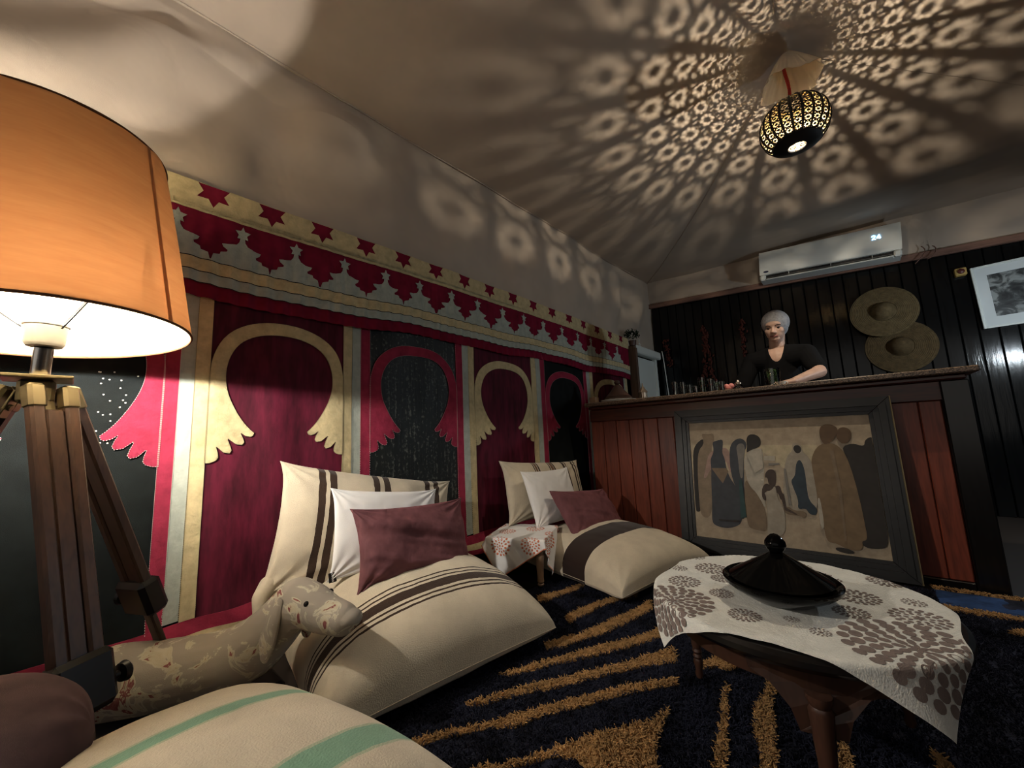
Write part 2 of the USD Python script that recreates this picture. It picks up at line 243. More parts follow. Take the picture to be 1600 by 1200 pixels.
def ceil_fn(u, v): return np.c_[u, v, zc(u, v)]
struct = lambda name, m, mt, smooth=True, **k: tag(part('/World', name, m, mt, smooth), kind='structure', **k)
cl = thing('ceiling', 'taupe tent cloth ceiling rising to the lantern', kind='structure')
part(cl, 'tent_panel', grid(160, 220, ceil_fn, XL - .3, XR + .1, YF - .1, YB + .12)[0], 'tent_cloth', True)
def seam(p, q, n=50):
    t = np.linspace(0.04, 1, n)[:, None]; P = np.array(p) * (1 - t) + np.array(q) * t; return tube(np.c_[P, zc(P[:, 0], P[:, 1]) - .003], 0.003, 6)
for q in ((XL, YB - .02), (-.02, YF), (XR, YB), (XR, .2)): part(cl, 'seam', seam(PK[:2], q), 'tent_cloth', True)
def wl_fn(u, v):                                          # u = y, v = z; the cloth is loose above the banner
    p = np.c_[u, v, 0 * u]; w = np.clip((v - 1.9) / .25, 0, 1) * np.clip((2.95 - v) / .35, 0.15, 1)
    top = zc(np.full_like(u, XL), u)
    d = .05 * vnoise(p * np.array([2.2, 1.5, 1]), 3) + .05 * np.sin(u * 9 - v * 7 + 2.5 * vnoise(p * 1.3, 2)) * np.clip(vnoise(p * .9 + 4, 1) + .3, 0, 1) - .05 * np.exp(-((u - .55 - (v - 2.3) * .1) / .12) ** 2)
    return np.c_[XL + w * d, u, np.minimum(v, 3) * 0 + np.where(v > 2.6, 2.6 + (v - 2.6) * (top - 2.6) / .4, v)]
g, _ = grid(260, 70, wl_fn, YF, YB + .4, 1.80, 3.0)
wl = thing('wall_left', 'side wall hung with loose taupe tent cloth', kind='structure')
part(wl, 'tent_cloth', g, 'tent_cloth', True)
part(wl, 'wall_board', b6(XL - .20, XL - .15, YF, YB + .4, 0, 2.8), 'plinth_dark', False)
part(wl, 'edge_cord', tube([(XL + .012, y, zc(np.array([XL]), np.array([y]))[0] - .004) for y in np.linspace(YF, YB, 90)], .004, 6), 'tent_cloth', True)
wb = thing('wall_back', 'black painted plank wall behind the bar', kind='structure')
part(wb, 'backing', b6(XL - .25, XR, YB + .025, YB + .07, 0, 2.95), 'plinth_dark', False)
x = XL + .02; k = 0
while x < XR:
    w = .100 + .012 * rng.random(); part(wb, 'plank', b6(x + .0025, x + w - .0025, YB - .012, YB + .016 + .003 * (k % 3), 0.0, 2.54, .005), 'black_plank', 30); x += w; k += 1
def wbc(u, v):
    p = np.c_[u, v, u * 0]; top = zc(u, np.full_like(u, YB)); z0 = 2.535 - (u - XL) * .067; z = z0 + v * (top - z0)
    return np.c_[u, YB - .034 + .012 * vnoise(p * np.array([2.2, 1, 1]), 3) * np.sin(np.pi * v), z]
part(wb, 'tent_cloth', grid(140, 24, wbc, XL, XR, 0, 1)[0], 'tent_cloth', True)
bm = thing('trim_1', 'thin pinkish wooden batten above the black planks', kind='structure')
q0, q1 = np.array((XL - .0, YB - .045, 2.555)), np.array((XR, YB - .045, 2.25)); dv = q1 - q0
m = cbox(np.linalg.norm(dv), .035, .062, b=.004); m = T(m, tuple((q0 + q1) / 2), ry=math.degrees(math.atan2(-dv[2], dv[0]))); part(bm, 'batten', m, 'pink_beam')
wr_ = thing('wall_right', 'dark side wall on the right', kind='structure'); part(wr_, 'board', b6(XR, XR + .05, YF, YB, 0, 3), 'plinth_dark', False)
wf = thing('wall_front', 'low wall under an opening added for fill light behind the camera', kind='structure'); part(wf, 'board', b6(XL, XR, YF - .06, YF - .01, 0, .45), 'plinth_dark', False)  # unseen front kept open so the added sky fills the room
struct('floor', b6(XL - .25, XR + .05, YF, YB + .1, -.05, 0), 'floor_dark', False)
struct('trim_2', b6(XL, -1.44, -1.4, .50, 0, .125, .01), 'plinth_dark', 30, label='low dark plinth along the foot of the left wall')

# ================================================================ APPLIQUE WALL HANGING
def bx(y, z, off):
    p = np.c_[y, z, 0 * y]; low = np.clip((.32 - z) / .2, 0, 1)
    return XL + .028 + off + .006 * vnoise(p * np.array([3, 1.2, 1]), 3) + .004 * np.sin(y * 22 + 3 * vnoise(p, 2)) + low * (.05 * low + .018 * np.sin(y * 16 + z * 30 + 3 * vnoise(p * 1.5, 2)))
def B(off):
    def f(v):
        y, z = v[:, 0], v[:, 1]; low = np.clip((.24 - z) / .15, 0, 1)
        return np.c_[bx(y, z, off + v[:, 2]), y, z + low * .012 * np.sin(y * 9)]
    return f
def V(off):                                                # the valance hangs in front, its lower edge waving
    def f(v):
        y, z = v[:, 0], v[:, 1]; d = np.clip((1.93 - z) / .5, 0, 1); p = np.c_[y, z, 0 * y]
        return np.c_[XL + .050 + off + v[:, 2] + .010 * d * np.sin(y * 6.5 + 1) + d * .0075 * np.sin(y * 95 + 4 * vnoise(p * np.array([3, .6, 1]), 2)) + .006 * vnoise(p * np.array([5, 1, 1]), 2),
                     y, z + d * (.011 * np.sin(y * 5.1 + .6) + .004 * np.sin(y * 11)) + .025 * np.sin(np.clip((y - .1) / 3.9, 0, 1) * np.pi) + .03 * np.clip(y / 4, 0, 1) * 0]
    return f
bn = thing('wall_hanging', 'long red, gold and teal applique hanging with horseshoe arches on the left wall', 'wall hanging')
DIV = [-1.02, -.36, .275, .956, 1.714, 2.52, 3.345, 4.17]; ZT, ZB = 1.93, .235
def rect(y0, y1, z0, z1): return sbox(y0, z0, y1, z1)
arch_in = [(-.107, .917), (-.150, .967), (-.183, 1.025), (-.207, 1.085), (-.217, 1.16), (-.205, 1.235), (-.170, 1.298), (-.10, 1.342), (0, 1.355)]
arch_in = spline(arch_in + [(-a, b) for a, b in arch_in[-2::-1]], 4)
arch_out = spline([(-.273, 1.16), (-.262, 1.235), (-.225, 1.32), (-.13, 1.392), (0, 1.412), (.13, 1.392), (.225, 1.32), (.262, 1.235), (.273, 1.16)], 4)
def arch(c, hw):
    s = hw / .273; right = [(.112, .905), (.120, .901), (.138, .905), (.158, .922), (.147, .900), (.141, .880), (.148, .869), (.170, .872), (.201, .898), (.190, .868), (.184, .848), (.191, .836), (.212, .841), (.238, .868), (.230, .840), (.228, .822), (.236, .811), (.255, .803), (.273, .803)]
    pts = list(map(tuple, arch_out)) + right[::-1] + [tuple(p) for p in arch_in[::-1]] + [(-a, b) for a, b in right]
    P = Polygon([(c + a * s, b) for a, b in pts]).buffer(0); return P.buffer(-.002).buffer(.0035).buffer(-.0015)
for i in range(len(DIV) - 1):
    a, b = DIV[i], DIV[i+1]; p = b - a; th, sw = .034 * p, .070 * p; black = i % 2 == 1; red = i % 2 == 1
    if b > 4.1: b = 4.26
    part(bn, 'field_panel', drape(rect(a + th, min(b, 4.3) - th, ZB, ZT), .002, .06, B(0)), ('black_velvet' if i == 3 else 'black_cloth') if black else 'burgundy_velvet', True, label='glossy black field of the hanging' if black else None)
    side = 'crimson_cotton' if red else 'gold_cotton'; lo, hi = a + th + sw, b - th - sw
    for y0, y1 in ((a + th, lo), (hi, b - th)):
        if y1 < 4.3: part(bn, 'side_band', drape(rect(y0, y1, ZB, 1.6), .002, .05, B(.004)), side, True)
    A = arch((lo + hi) / 2, (hi - lo) / 2 + .003)
    part(bn, 'arch', drape(A, .003, .03, B(.0045)), side, True, label='crimson horseshoe arch with scalloped ends' if red else 'golden horseshoe arch with scalloped ends')
    # running stitch along the arch and the band edges
    near = i in (1, 2)
    L = [LineString(A.exterior.coords)] + [LineString([(y, ZB), (y, 1.5)]) for y in (lo, hi, a + th, b - th)]; st = []
    for ln in L:
        for d in np.arange(0, ln.length, .0075 if near else .012):
            q = ln.interpolate(d); e = ln.interpolate(min(d + .004, ln.length)); st.append((q.x, q.y, math.degrees(math.atan2(e.y - q.y, e.x - q.x))))
    q = np.array(st); base = cbox(.0034, .0017, .002, b=.0004); n = len(base.vertices)
    v = np.vstack([T(base, (y, z, .0), rz=r).vertices for y, z, r in st]); v = B(.0085)(v); f = np.vstack([base.faces + n * k for k in range(len(st))])
    part(bn, 'stitching', trimesh.Trimesh(v, f, process=False), 'stitch_white' if red else 'stitch_dark', False, kind='stuff')
sv = []
for k in range(34): sv.append((float(.03 + .13 * rng.random()), float(.885 + .26 * rng.random())))
sv = [q for q in sv if q[0] < .215 - .135 + (q[1] - .9) * .25 + .02]
dot = trimesh.creation.cylinder(.0027, .002, sections=8); n = len(dot.vertices)
part(bn, 'sequins', trimesh.Trimesh(B(.003)(np.vstack([T(dot, (y, z, 0)).vertices for y, z in sv])), np.vstack([dot.faces + n * k for k in range(len(sv))]), process=False), 'stitch_white', False, kind='stuff')
for i, d in enumerate(DIV):
    p = (DIV[min(i+1, len(DIV)-1)] - DIV[max(i-1, 0)]) / (1 if i in (0, len(DIV)-1) else 2); part(bn, 'teal_band', drape(rect(d - .036 * p, d + .036 * p, ZB + .01, 1.6), .002, .05, B(.003)), 'teal_cotton', True)
for nm, z0, z1, mt in (('hem_band', .192, ZB + .004, 'crimson_cotton'), ('hem_band', .158, .192, 'gold_cotton'), ('hem_band', .128, .158, 'crimson_cotton')): part(bn, nm, drape(rect(-1.02, 4.26, z0, z1), .003, .04, B(.005)), mt, True)
Y0, Y1 = -1.02, 4.30
part(bn, 'valance', drape(rect(Y0, Y1, 1.452, 1.945), .002, .016, V(0)), 'burgundy_cotton', True)
tips = [-.97, -.72, -.47, -.23, -.005, .21, .428, .644, .877, 1.111, 1.347, 1.595, 1.834, 2.094, 2.346, 2.612, 2.884, 3.15, 3.42, 3.70, 3.98, 4.24]
def star(c, z, r, k=.5, n=6, ph=0): return Polygon([(c + (r if j % 2 == 0 else r * k) * math.sin(ph + math.pi * j / n) * 1.0, z + (r if j % 2 == 0 else r * k) * math.cos(ph + math.pi * j / n)) for j in range(2 * n)])
tops = rect(Y0, Y1, 1.818, 1.945)
gaps = [(a + b) / 2 for a, b in zip(tips[:-1], tips[1:])]
ctr = [0] + gaps
G = tops.difference(unary_union([star(c, 1.913, .064, .55).union(sbox(c - .012, 1.92, c + .012, 1.95)) for c in gaps]))
for p in polys(G): part(bn, 'gold_scallop', drape(p, .003, .016, V(.0045)), 'gold_cotton', True)
for i, c in enumerate(tips[:-1]):
    gl = (tips[i] - tips[i-1]) / 2 if i else .11; gr = (tips[i+1] - tips[i]) / 2; s = min(gl, gr) / .115
    half = [(.0, 1.806), (.008, 1.787), (.030, 1.783), (.016, 1.768), (.021, 1.750), (.009, 1.752), (.011, 1.735), (.022, 1.718), (.045, 1.710), (.076, 1.706), (.071, 1.694), (.055, 1.682), (.058, 1.673), (.079, 1.668), (.083, 1.655), (.107, 1.648), (.114, 1.622)]
    pts = [(c + x * s, z) for x, z in half] + [(c + gr, 1.621), (c + gr, 1.612), (c - gl, 1.612), (c - gl, 1.621)] + [(c - x * s, z) for x, z in half[::-1][:-1]]
    part(bn, 'merlon', drape(Polygon(pts).buffer(0), .003, .016, V(.0045)), 'teal_cotton', True)
part(bn, 'valance_band', drape(rect(Y0, Y1, 1.560, 1.6125), .003, .014, V(.0045)), 'gold_cotton', True)
part(bn, 'valance_band', drape(rect(Y0, Y1, 1.512, 1.557), .003, .014, V(.0045)), 'teal_cotton', True)
for z in (1.6135, 1.5585, 1.511): part(bn, 'piping', tube(V(.008)(np.c_[np.linspace(Y0, Y1, 500), np.full(500, z), np.zeros(500)]), .0018, 5), 'stitch_dark', True)
# end post and the white door beyond the hanging
ps = thing('corner_post', 'rough brown wooden post at the far end of the wall hanging', 'post', (XL + .07, 4.36, 0)); part(ps, 'post', cbox(.09, .05, 1.86, (0, 0, .93), .008), 'post_wood')
for k in range(3): part(ps, 'batten', cbox(.014, .012, 1.80, (.05, -.02 + .018 * k, .93), .003), 'post_wood')
dr = thing('door_1', 'white door with a deep cornice in the far corner', kind='structure')
part(dr, 'door_leaf', b6(XL + .01, XL + .045, 4.45, 5.10, 0, 1.76, .006), 'white_paint')
for y in (4.42, 5.10): part(dr, 'jamb', b6(XL + .01, XL + .065, y, y + .05, 0, 1.78, .004), 'white_paint')
part(dr, 'cornice', b6(XL + .01, XL + .115, 4.40, 5.18, 1.78, 1.88, .012), 'white_paint')
# bushy dried plant on the cornice corner
pl = thing('bushy_plant', 'dark bushy potted plant on the corner post', 'plant', (XL + .085, 4.36, 1.861))
part(pl, 'pot', lathe([(0, 0), (.035, 0), (.046, .06), (.040, .06), (.036, .05), (0, .05)], 20), 'brown_clay', 40)
fv, ff = [], []
for k in range(420):
    d = rng.normal(size=3); d /= np.linalg.norm(d); d[2] = abs(d[2]) * .9 + .05 if rng.random() < .75 else d[2] * .3; c = np.array([0, 0, .115]) + d * np.array([.075, .12, .085]) * (.45 + .6 * rng.random()); e = np.cross(d, rng.normal(size=3)); e /= np.linalg.norm(e)
    l, w = .018, .006; n = len(fv); fv += [c - e * l * .3, c + d * l * .6 + np.cross(e, d) * w, c + d * l + e * .004, c + d * l * .6 - np.cross(e, d) * w]; ff += [(n, n+1, n+2), (n, n+2, n+3)]
part(pl, 'foliage', trimesh.Trimesh(fv, ff, process=False), 'leaf_dark', False, kind='stuff')
bt = thing('small_bottle', 'tiny clear bottle standing on the white cornice', 'bottle', (XL + .06, 4.62, 1.881)); part(bt, 'body', lathe([(0, 0), (.013, 0), (.013, .045), (.005, .06), (.005, .085), (0, .085)], 16), 'white_plastic', 40); part(bt, 'cap', lathe([(0, .0855), (.007, .0855), (.007, .10), (0, .10)], 14), 'white_plastic', 40)
cb = solo('white_cable', 'thin white cable hanging down the corner by the white door', 'cable', tube(spline([(XL + .13, 5.19, 1.90), (XL + .14, 5.20, 1.75), (XL + .15, 5.205, 1.5), (XL + .17, 5.20, 1.15), (XL + .17, 5.20, .02)], 8), .007, 8), 'white_plastic', True)
RUG = [[(-1.345,1.674),(-1.281,1.804),(-1.250,1.916),(-1.216,1.933),(-1.223,1.851),(-1.254,1.744),(-1.276,1.634),(-1.300,1.617)],
[(-1.102,1.555),(-1.093,1.661),(-1.057,1.790),(-1.013,1.920),(-0.955,2.032),(-0.924,1.962),(-0.987,1.845),(-1.024,1.731),(-1.041,1.611),(-1.056,1.519)],
[(-1.044,1.323),(-0.964,1.484),(-0.946,1.555),(-0.906,1.701),(-0.874,1.845),(-0.854,1.968),(-0.813,1.862),(-0.855,1.654),(-0.900,1.506),(-0.931,1.431),(-0.980,1.330),(-1.011,1.293)],
[(-1.053,1.062),(-0.996,1.173),(-0.943,1.276),(-0.909,1.335),(-0.862,1.436),(-0.804,1.529),(-0.756,1.612),(-0.721,1.741),(-0.686,1.645),(-0.718,1.580),(-0.785,1.453),(-0.853,1.344),(-0.919,1.243),(-0.958,1.171),(-1.015,1.084)],
[(-1.036,0.895),(-1.000,0.949),(-0.955,1.036),(-0.910,1.109),(-0.852,1.194),(-0.787,1.300),(-0.729,1.389),(-0.681,1.489),(-0.623,1.600),(-0.580,1.516),(-0.654,1.423),(-0.709,1.345),(-0.764,1.260),(-0.823,1.162),(-0.884,1.075),(-0.932,1.010),(-0.981,0.931),(-1.010,0.888)],
[(-1.076,0.641),(-1.033,0.710),(-0.996,0.767),(-0.962,0.813),(-0.917,0.867),(-0.885,0.928),(-0.853,0.985),(-0.815,1.047),(-0.768,1.124),(-0.708,1.212),(-0.665,1.282),(-0.607,1.359),(-0.550,1.423),(-0.536,1.381),(-0.582,1.327),(-0.635,1.262),(-0.685,1.181),(-0.729,1.108),(-0.778,1.037),(-0.820,0.973),(-0.837,0.910),(-0.888,0.871),(-0.929,0.815),(-0.979,0.753),(-1.015,0.685),(-1.047,0.642)],
[(-0.851,0.702),(-0.794,0.789),(-0.746,0.854),(-0.714,0.908),(-0.676,0.967),(-0.658,1.021),(-0.614,1.079),(-0.570,1.142),(-0.538,1.181),(-0.521,1.254),(-0.514,1.195),(-0.508,1.133),(-0.499,1.088),(-0.468,1.027),(-0.426,0.928),(-0.516,0.856),(-0.608,0.916),(-0.648,0.923),(-0.676,0.909),(-0.707,0.880),(-0.728,0.840),(-0.775,0.769),(-0.814,0.710)],
[(-0.418,1.491),(-0.399,1.469),(-0.396,1.403),(-0.378,1.338),(-0.370,1.274),(-0.356,1.221),(-0.338,1.112),(-0.330,1.069),(-0.351,1.052),(-0.360,1.104),(-0.371,1.161),(-0.381,1.226),(-0.386,1.289),(-0.403,1.365),(-0.410,1.425)],
[(-0.305,1.619),(-0.266,1.616),(-0.272,1.575),(-0.291,1.525),(-0.285,1.456),(-0.266,1.369),(-0.256,1.299),(-0.238,1.191),(-0.230,1.129),(-0.266,1.101),(-0.276,1.170),(-0.284,1.229),(-0.299,1.290),(-0.316,1.343),(-0.321,1.405),(-0.313,1.500)],
[(-0.514,1.535),(-0.494,1.587),(-0.470,1.691),(-0.461,1.738),(-0.438,1.698),(-0.402,1.685),(-0.371,1.673),(-0.404,1.597),(-0.432,1.563),(-0.468,1.557),(-0.498,1.530)],
[(-0.127,1.441),(-0.120,1.418),(-0.109,1.377),(-0.101,1.326),(-0.092,1.268),(-0.113,1.252),(-0.124,1.310),(-0.128,1.371)],
[(0.053,1.504),(0.067,1.491),(0.079,1.467),(0.090,1.437),(0.053,1.407),(0.052,1.458)],]
FIGS = [('shadowman',[(0.005,0.229),(0.011,0.714),(0.034,0.798),(0.083,0.853),(0.103,0.839),(0.081,0.783),(0.053,0.700),(0.032,0.292),(0.041,0.214),(0.015,0.204)]),
('tanwoman',[(0.040,0.161),(0.033,0.305),(0.041,0.672),(0.065,0.769),(0.094,0.797),(0.091,0.853),(0.082,0.902),(0.125,0.891),(0.167,0.903),(0.164,0.823),(0.143,0.775),(0.148,0.673),(0.128,0.432),(0.110,0.170)]),
('pinkshirt',[(0.074,0.502),(0.088,0.563),(0.115,0.700),(0.142,0.741),(0.222,0.775),(0.256,0.754),(0.264,0.596),(0.267,0.544),(0.244,0.569),(0.229,0.674),(0.217,0.608),(0.127,0.592),(0.094,0.503)]),
('darkwoman',[(0.108,0.145),(0.119,0.300),(0.124,0.485),(0.132,0.592),(0.130,0.673),(0.156,0.728),(0.155,0.796),(0.154,0.823),(0.185,0.834),(0.223,0.846),(0.218,0.781),(0.209,0.728),(0.224,0.674),(0.227,0.608),(0.243,0.517),(0.278,0.442),(0.296,0.318),(0.299,0.158),(0.247,0.108),(0.181,0.092),(0.123,0.109)]),
('apron',[(0.132,0.592),(0.226,0.595),(0.240,0.569),(0.198,0.463)]),
('tealrobe',[(0.286,0.179),(0.285,0.392),(0.253,0.544),(0.255,0.728),(0.272,0.807),(0.312,0.849),(0.349,0.845),(0.370,0.792),(0.344,0.728),(0.331,0.522),(0.321,0.333),(0.315,0.187)]),
('veil',[(0.306,0.514),(0.306,0.701),(0.300,0.780),(0.324,0.809),(0.352,0.799),(0.353,0.728),(0.338,0.689),(0.326,0.512)]),
('whiteback',[(0.352,0.702),(0.381,0.747),(0.454,0.772),(0.455,0.702),(0.450,0.553),(0.436,0.405),(0.438,0.261),(0.416,0.342),(0.393,0.401),(0.360,0.448),(0.341,0.548),(0.341,0.663)]),
('brownrobe',[(0.325,0.138),(0.320,0.321),(0.336,0.522),(0.360,0.448),(0.401,0.390),(0.438,0.261),(0.435,0.101),(0.389,0.106),(0.346,0.111)]),
('hood',[(0.358,0.721),(0.369,0.779),(0.367,0.845),(0.387,0.881),(0.423,0.879),(0.450,0.849),(0.450,0.791),(0.427,0.766),(0.391,0.753)]),
('boyhead',[(0.450,0.522),(0.457,0.565),(0.479,0.593),(0.505,0.592),(0.516,0.556),(0.510,0.495),(0.500,0.458),(0.481,0.451),(0.467,0.480),(0.466,0.529)]),
('boybody',[(0.422,0.379),(0.432,0.453),(0.457,0.485),(0.481,0.457),(0.500,0.458),(0.528,0.472),(0.533,0.413),(0.555,0.379),(0.554,0.356),(0.522,0.353),(0.516,0.411),(0.487,0.409),(0.446,0.430),(0.446,0.345),(0.434,0.344)]),
('boydress',[(0.435,0.096),(0.447,0.262),(0.448,0.382),(0.436,0.405),(0.480,0.426),(0.503,0.470),(0.506,0.410),(0.513,0.340),(0.528,0.330),(0.539,0.273),(0.531,0.083),(0.429,0.066)]),
('whitecloak',[(0.538,0.284),(0.543,0.414),(0.558,0.582),(0.585,0.703),(0.619,0.740),(0.618,0.795),(0.642,0.803),(0.665,0.788),(0.669,0.728),(0.698,0.692),(0.720,0.565),(0.716,0.428),(0.703,0.292),(0.682,0.357),(0.641,0.307),(0.609,0.281),(0.570,0.282)]),
('cloakhead',[(0.621,0.752),(0.629,0.782),(0.653,0.785),(0.665,0.758),(0.658,0.728),(0.637,0.716)]),
('bluegown',[(0.606,0.292),(0.617,0.362),(0.596,0.465),(0.590,0.511),(0.616,0.548),(0.625,0.632),(0.643,0.674),(0.658,0.656),(0.667,0.586),(0.666,0.470),(0.667,0.367),(0.705,0.309),(0.694,0.258),(0.661,0.265),(0.649,0.308)]),
('sitter',[(0.531,0.307),(0.563,0.310),(0.586,0.284),(0.640,0.285),(0.649,0.252),(0.632,0.228),(0.615,0.248),(0.560,0.246),(0.537,0.261)]),
('bigtan',[(0.708,0.360),(0.712,0.427),(0.705,0.610),(0.707,0.681),(0.737,0.763),(0.776,0.798),(0.820,0.797),(0.853,0.762),(0.876,0.694),(0.893,0.551),(0.907,0.380),(0.909,0.223),(0.910,0.116),(0.888,0.117),(0.883,0.045),(0.823,0.039),(0.771,0.076),(0.726,0.078),(0.724,0.218)]),
('turban',[(0.762,0.863),(0.769,0.916),(0.793,0.942),(0.829,0.937),(0.856,0.906),(0.845,0.860),(0.820,0.808),(0.783,0.786),(0.769,0.810)]),
('turban2',[(0.841,0.854),(0.856,0.906),(0.885,0.916),(0.911,0.892),(0.911,0.846),(0.890,0.795),(0.862,0.790),(0.843,0.825)]),
('darkman',[(0.857,0.767),(0.911,0.795),(0.959,0.766),(0.966,0.816),(0.997,0.840),(0.997,0.814),(0.997,0.391),(0.997,0.103),(0.960,0.070),(0.891,0.067),(0.882,0.111),(0.911,0.121),(0.909,0.223),(0.904,0.379),(0.893,0.551),(0.876,0.694)]),
('whitestrip',[(0.710,0.393),(0.725,0.395),(0.728,0.164),(0.707,0.172)]),
('foot',[(0.763,0.048),(0.811,0.052),(0.846,0.033),(0.841,0.017),(0.801,0.014),(0.765,0.027)]),
('wall',[(0.003,0.532),(0.015,0.798),(0.746,0.786),(0.724,0.565),(0.555,0.606),(0.460,0.728),(0.446,0.602)]),]

# ================================================================ BAR
bar = thing('bar', 'red-brown plank fronted bar under the granite worktop', 'bar', (0, 0, 0))
x = -1.72
while x < .34:
    w = min(.113 + .012 * rng.random(), .36 - x); part(bar, 'plank', b6(x + .0015, x + w - .0015, 2.998, 3.02 + .001, .04, .945, .004), 'red_wood'); x += w
part(bar, 'body', b6(-1.72, .46, 3.021, 3.46, 0, 1.07, .003), 'red_wood', label=None); part(bar, 'rail', b6(-1.72, .46, 2.985, 3.02, .945, 1.045, .004), 'red_wood_long')
part(bar, 'molding', b6(-1.72, .46, 2.962, 3.02, 1.046, 1.074, .008), 'red_wood_long'); part(bar, 'skirting', b6(-1.72, .36, 2.985, 3.02, 0, .039, .004), 'black_wood'); part(bar, 'end_post', b6(.361, .465, 2.965, 3.02, 0, 1.045, .006), 'black_wood', label='black end post')
solo('worktop', 'speckled granite worktop along the top of the bar', 'worktop', b6(-1.735, .50, 2.92, 3.52, 1.075, 1.106, .006), 'granite')
CT = 1.1065
# ---------------------------------------------------------------- leaning painting
pt = thing('framed_painting', 'large dark framed painting of robed figures leaning on the bar front', 'painting', (-.41, 2.866, .030), rx=84.2)
W2, H2 = .575, .958
def bar_prof(a, b, w0, w1, h):  # a moulded frame side from a to b
    return None
def mitre(side):
    ms = []
    for o, i, h in ((0, .022, .030), (.020, .052, .040), (.050, .078, .030), (.076, .096, .020)):
        X0, X1, Y0, Y1 = -W2, W2, 0, H2
        c = {'l': [(X0+o, Y0+o), (X0+i, Y0+i), (X0+i, Y1-i), (X0+o, Y1-o)], 'r': [(X1-o, Y0+o), (X1-i, Y0+i), (X1-i, Y1-i), (X1-o, Y1-o)], 'b': [(X0+o, Y0+o), (X1-o, Y0+o), (X1-i, Y0+i), (X0+i, Y0+i)], 't': [(X0+o, Y1-o), (X1-o, Y1-o), (X1-i, Y1-i), (X0+i, Y1-i)]}[side]
        ms.append(flat(Polygon(c).buffer(-.0012), h))
    return cat(ms)
for s_ in 'lrbt': part(pt, 'frame_side', mitre(s_), 'frame_wood', False)
cx0, cy0, cw, ch = -W2 + .095, .095, 2 * W2 - .19, H2 - .19
part(pt, 'canvas', b6(cx0, cx0 + cw, cy0, cy0 + ch, 0, .012, .001), 'paint_ground', False)
def chaikin(p, n=2):
    for _ in range(n): p = [q for a, b in zip(p, p[1:] + p[:1]) for q in ((.75*a[0]+.25*b[0], .75*a[1]+.25*b[1]), (.25*a[0]+.75*b[0], .25*a[1]+.75*b[1]))]
    return p
FC = dict(shadowman='dark', tanwoman='tan', pinkshirt='pink', darkwoman='slate', apron='brown', tealrobe='slate', veil='veil', whiteback='pale', brownrobe='brown', hood='dark', boyhead='skin', boybody='skin', boydress='cloak', whitecloak='cloak', cloakhead='dark', bluegown='blue', sitter='brown', bigtan='ochre', turban='coffee', turban2='coffee', darkman='dark', whitestrip='pale', foot='dark', wall='wall')
order = sorted(range(len(FIGS)), key=lambda i: FIGS[i][0] != 'wall'); z = .0122
for i in order:
    nm, pts = FIGS[i]; pts = pts if nm in ('wall', 'apron') else chaikin(pts); P = Polygon([(cx0 + u * cw, cy0 + v * ch) for u, v in pts]).buffer(0).buffer(.004).buffer(-.008).buffer(.004); k = FC[nm]
    part(pt, 'painted_figure' if nm != 'wall' else 'painted_wall', T(flat(P, .0006), (0, 0, z)), 'paint_' + k, False); z += .00035
for P, k in ((Polygon([(.36, .71), (.45, .76), (.448, .60), (.40, .56)]), 'pale'), (Polygon([(.52, .43), (.545, .40), (.55, .30), (.60, .26), (.60, .25), (.54, .28)]), 'skin'), (Polygon([(.30, .50), (.318, .50), (.325, .20), (.29, .19)]), 'teal'), (Polygon([(.80, .74), (.82, .74), (.83, .45), (.82, .10), (.81, .10), (.815, .45)]), 'brown'), (Polygon([(.56, .60), (.57, .60), (.58, .32), (.565, .32)]), 'veil'), (Polygon([(.46, .70), (.52, .70), (.52, .66), (.46, .665)]), 'pale'), (Polygon([(.48, .64), (.54, .645), (.54, .63), (.48, .62)]), 'veil'), (Polygon([(.155, .165), (.20, .165), (.28, .17), (.28, .155), (.16, .15)]), 'dark')):
    part(pt, 'painted_figure', T(flat(affinity.affine_transform(P, [cw, 0, 0, ch, cx0, cy0]), .0006), (0, 0, z)), 'paint_' + k, False); z += .0003
part(pt, 'gilt_edge', T(flat(Polygon([(W2-.004, 0), (W2+.003, 0), (W2+.003, H2), (W2-.004, H2)]), .030), (0, 0, 0)), 'brass_old', False, label='worn brassy outer edge')

# ---------------------------------------------------------------- things on the worktop
def tumbler(nm, label, x, y, h, r, group=None, fill=None):
    t = thing(nm, label, 'glass', (x, y, CT), group=group)
    part(t, 'glass_wall', lathe([(0, 0), (r * .85, 0), (r, h), (r - .002, h), (r * .85 - .0025, .008), (0, .008)], 28), 'clear_glass', 50)
    if fill: part(t, 'mint_leaves', leaves(r * .78, .012, h * .85, 90), 'mint', False, kind='stuff')
    return t
def leaves(r, z0, z1, n):
    fv, ff = [], []
    for k in range(n):
        a = rng.random() * 6.28; q = r * math.sqrt(rng.random()) * .85; c = np.array([q * math.cos(a), q * math.sin(a), z0 + (z1 - z0) * rng.random()]); d = rng.normal(size=3); d /= np.linalg.norm(d); d *= min(1, 1); e = np.cross(d, rng.normal(size=3)); e /= np.linalg.norm(e); l = .010
        m = len(fv); fv += [c - d * l * .5, c + e * l * .35, c + d * l * .5, c - e * l * .35]; ff += [(m, m+1, m+2), (m, m+2, m+3)]
    return trimesh.Trimesh(fv, ff, process=False)
tumbler('tea_glass', 'tall clear glass at the left end of the row on the worktop', -1.016, 3.12, .115, .026)
tumbler('tea_glass', 'tall clear glass second from the left in the row on the worktop', -.958, 3.13, .108, .026)
tumbler('tea_glass', 'short clear glass just right of the two tall glasses', -.908, 3.12, .080, .022)
tumbler('tea_glass', 'shortest clear glass left of the tallest glass', -.868, 3.14, .068, .021)
tumbler('tea_glass', 'tallest clear glass holding green leaves, below the dried pepper string', -.817, 3.12, .126, .031, fill=1)
tumbler('tea_glass', 'narrow clear glass just right of the tallest leafy glass', -.758, 3.12, .108, .024)
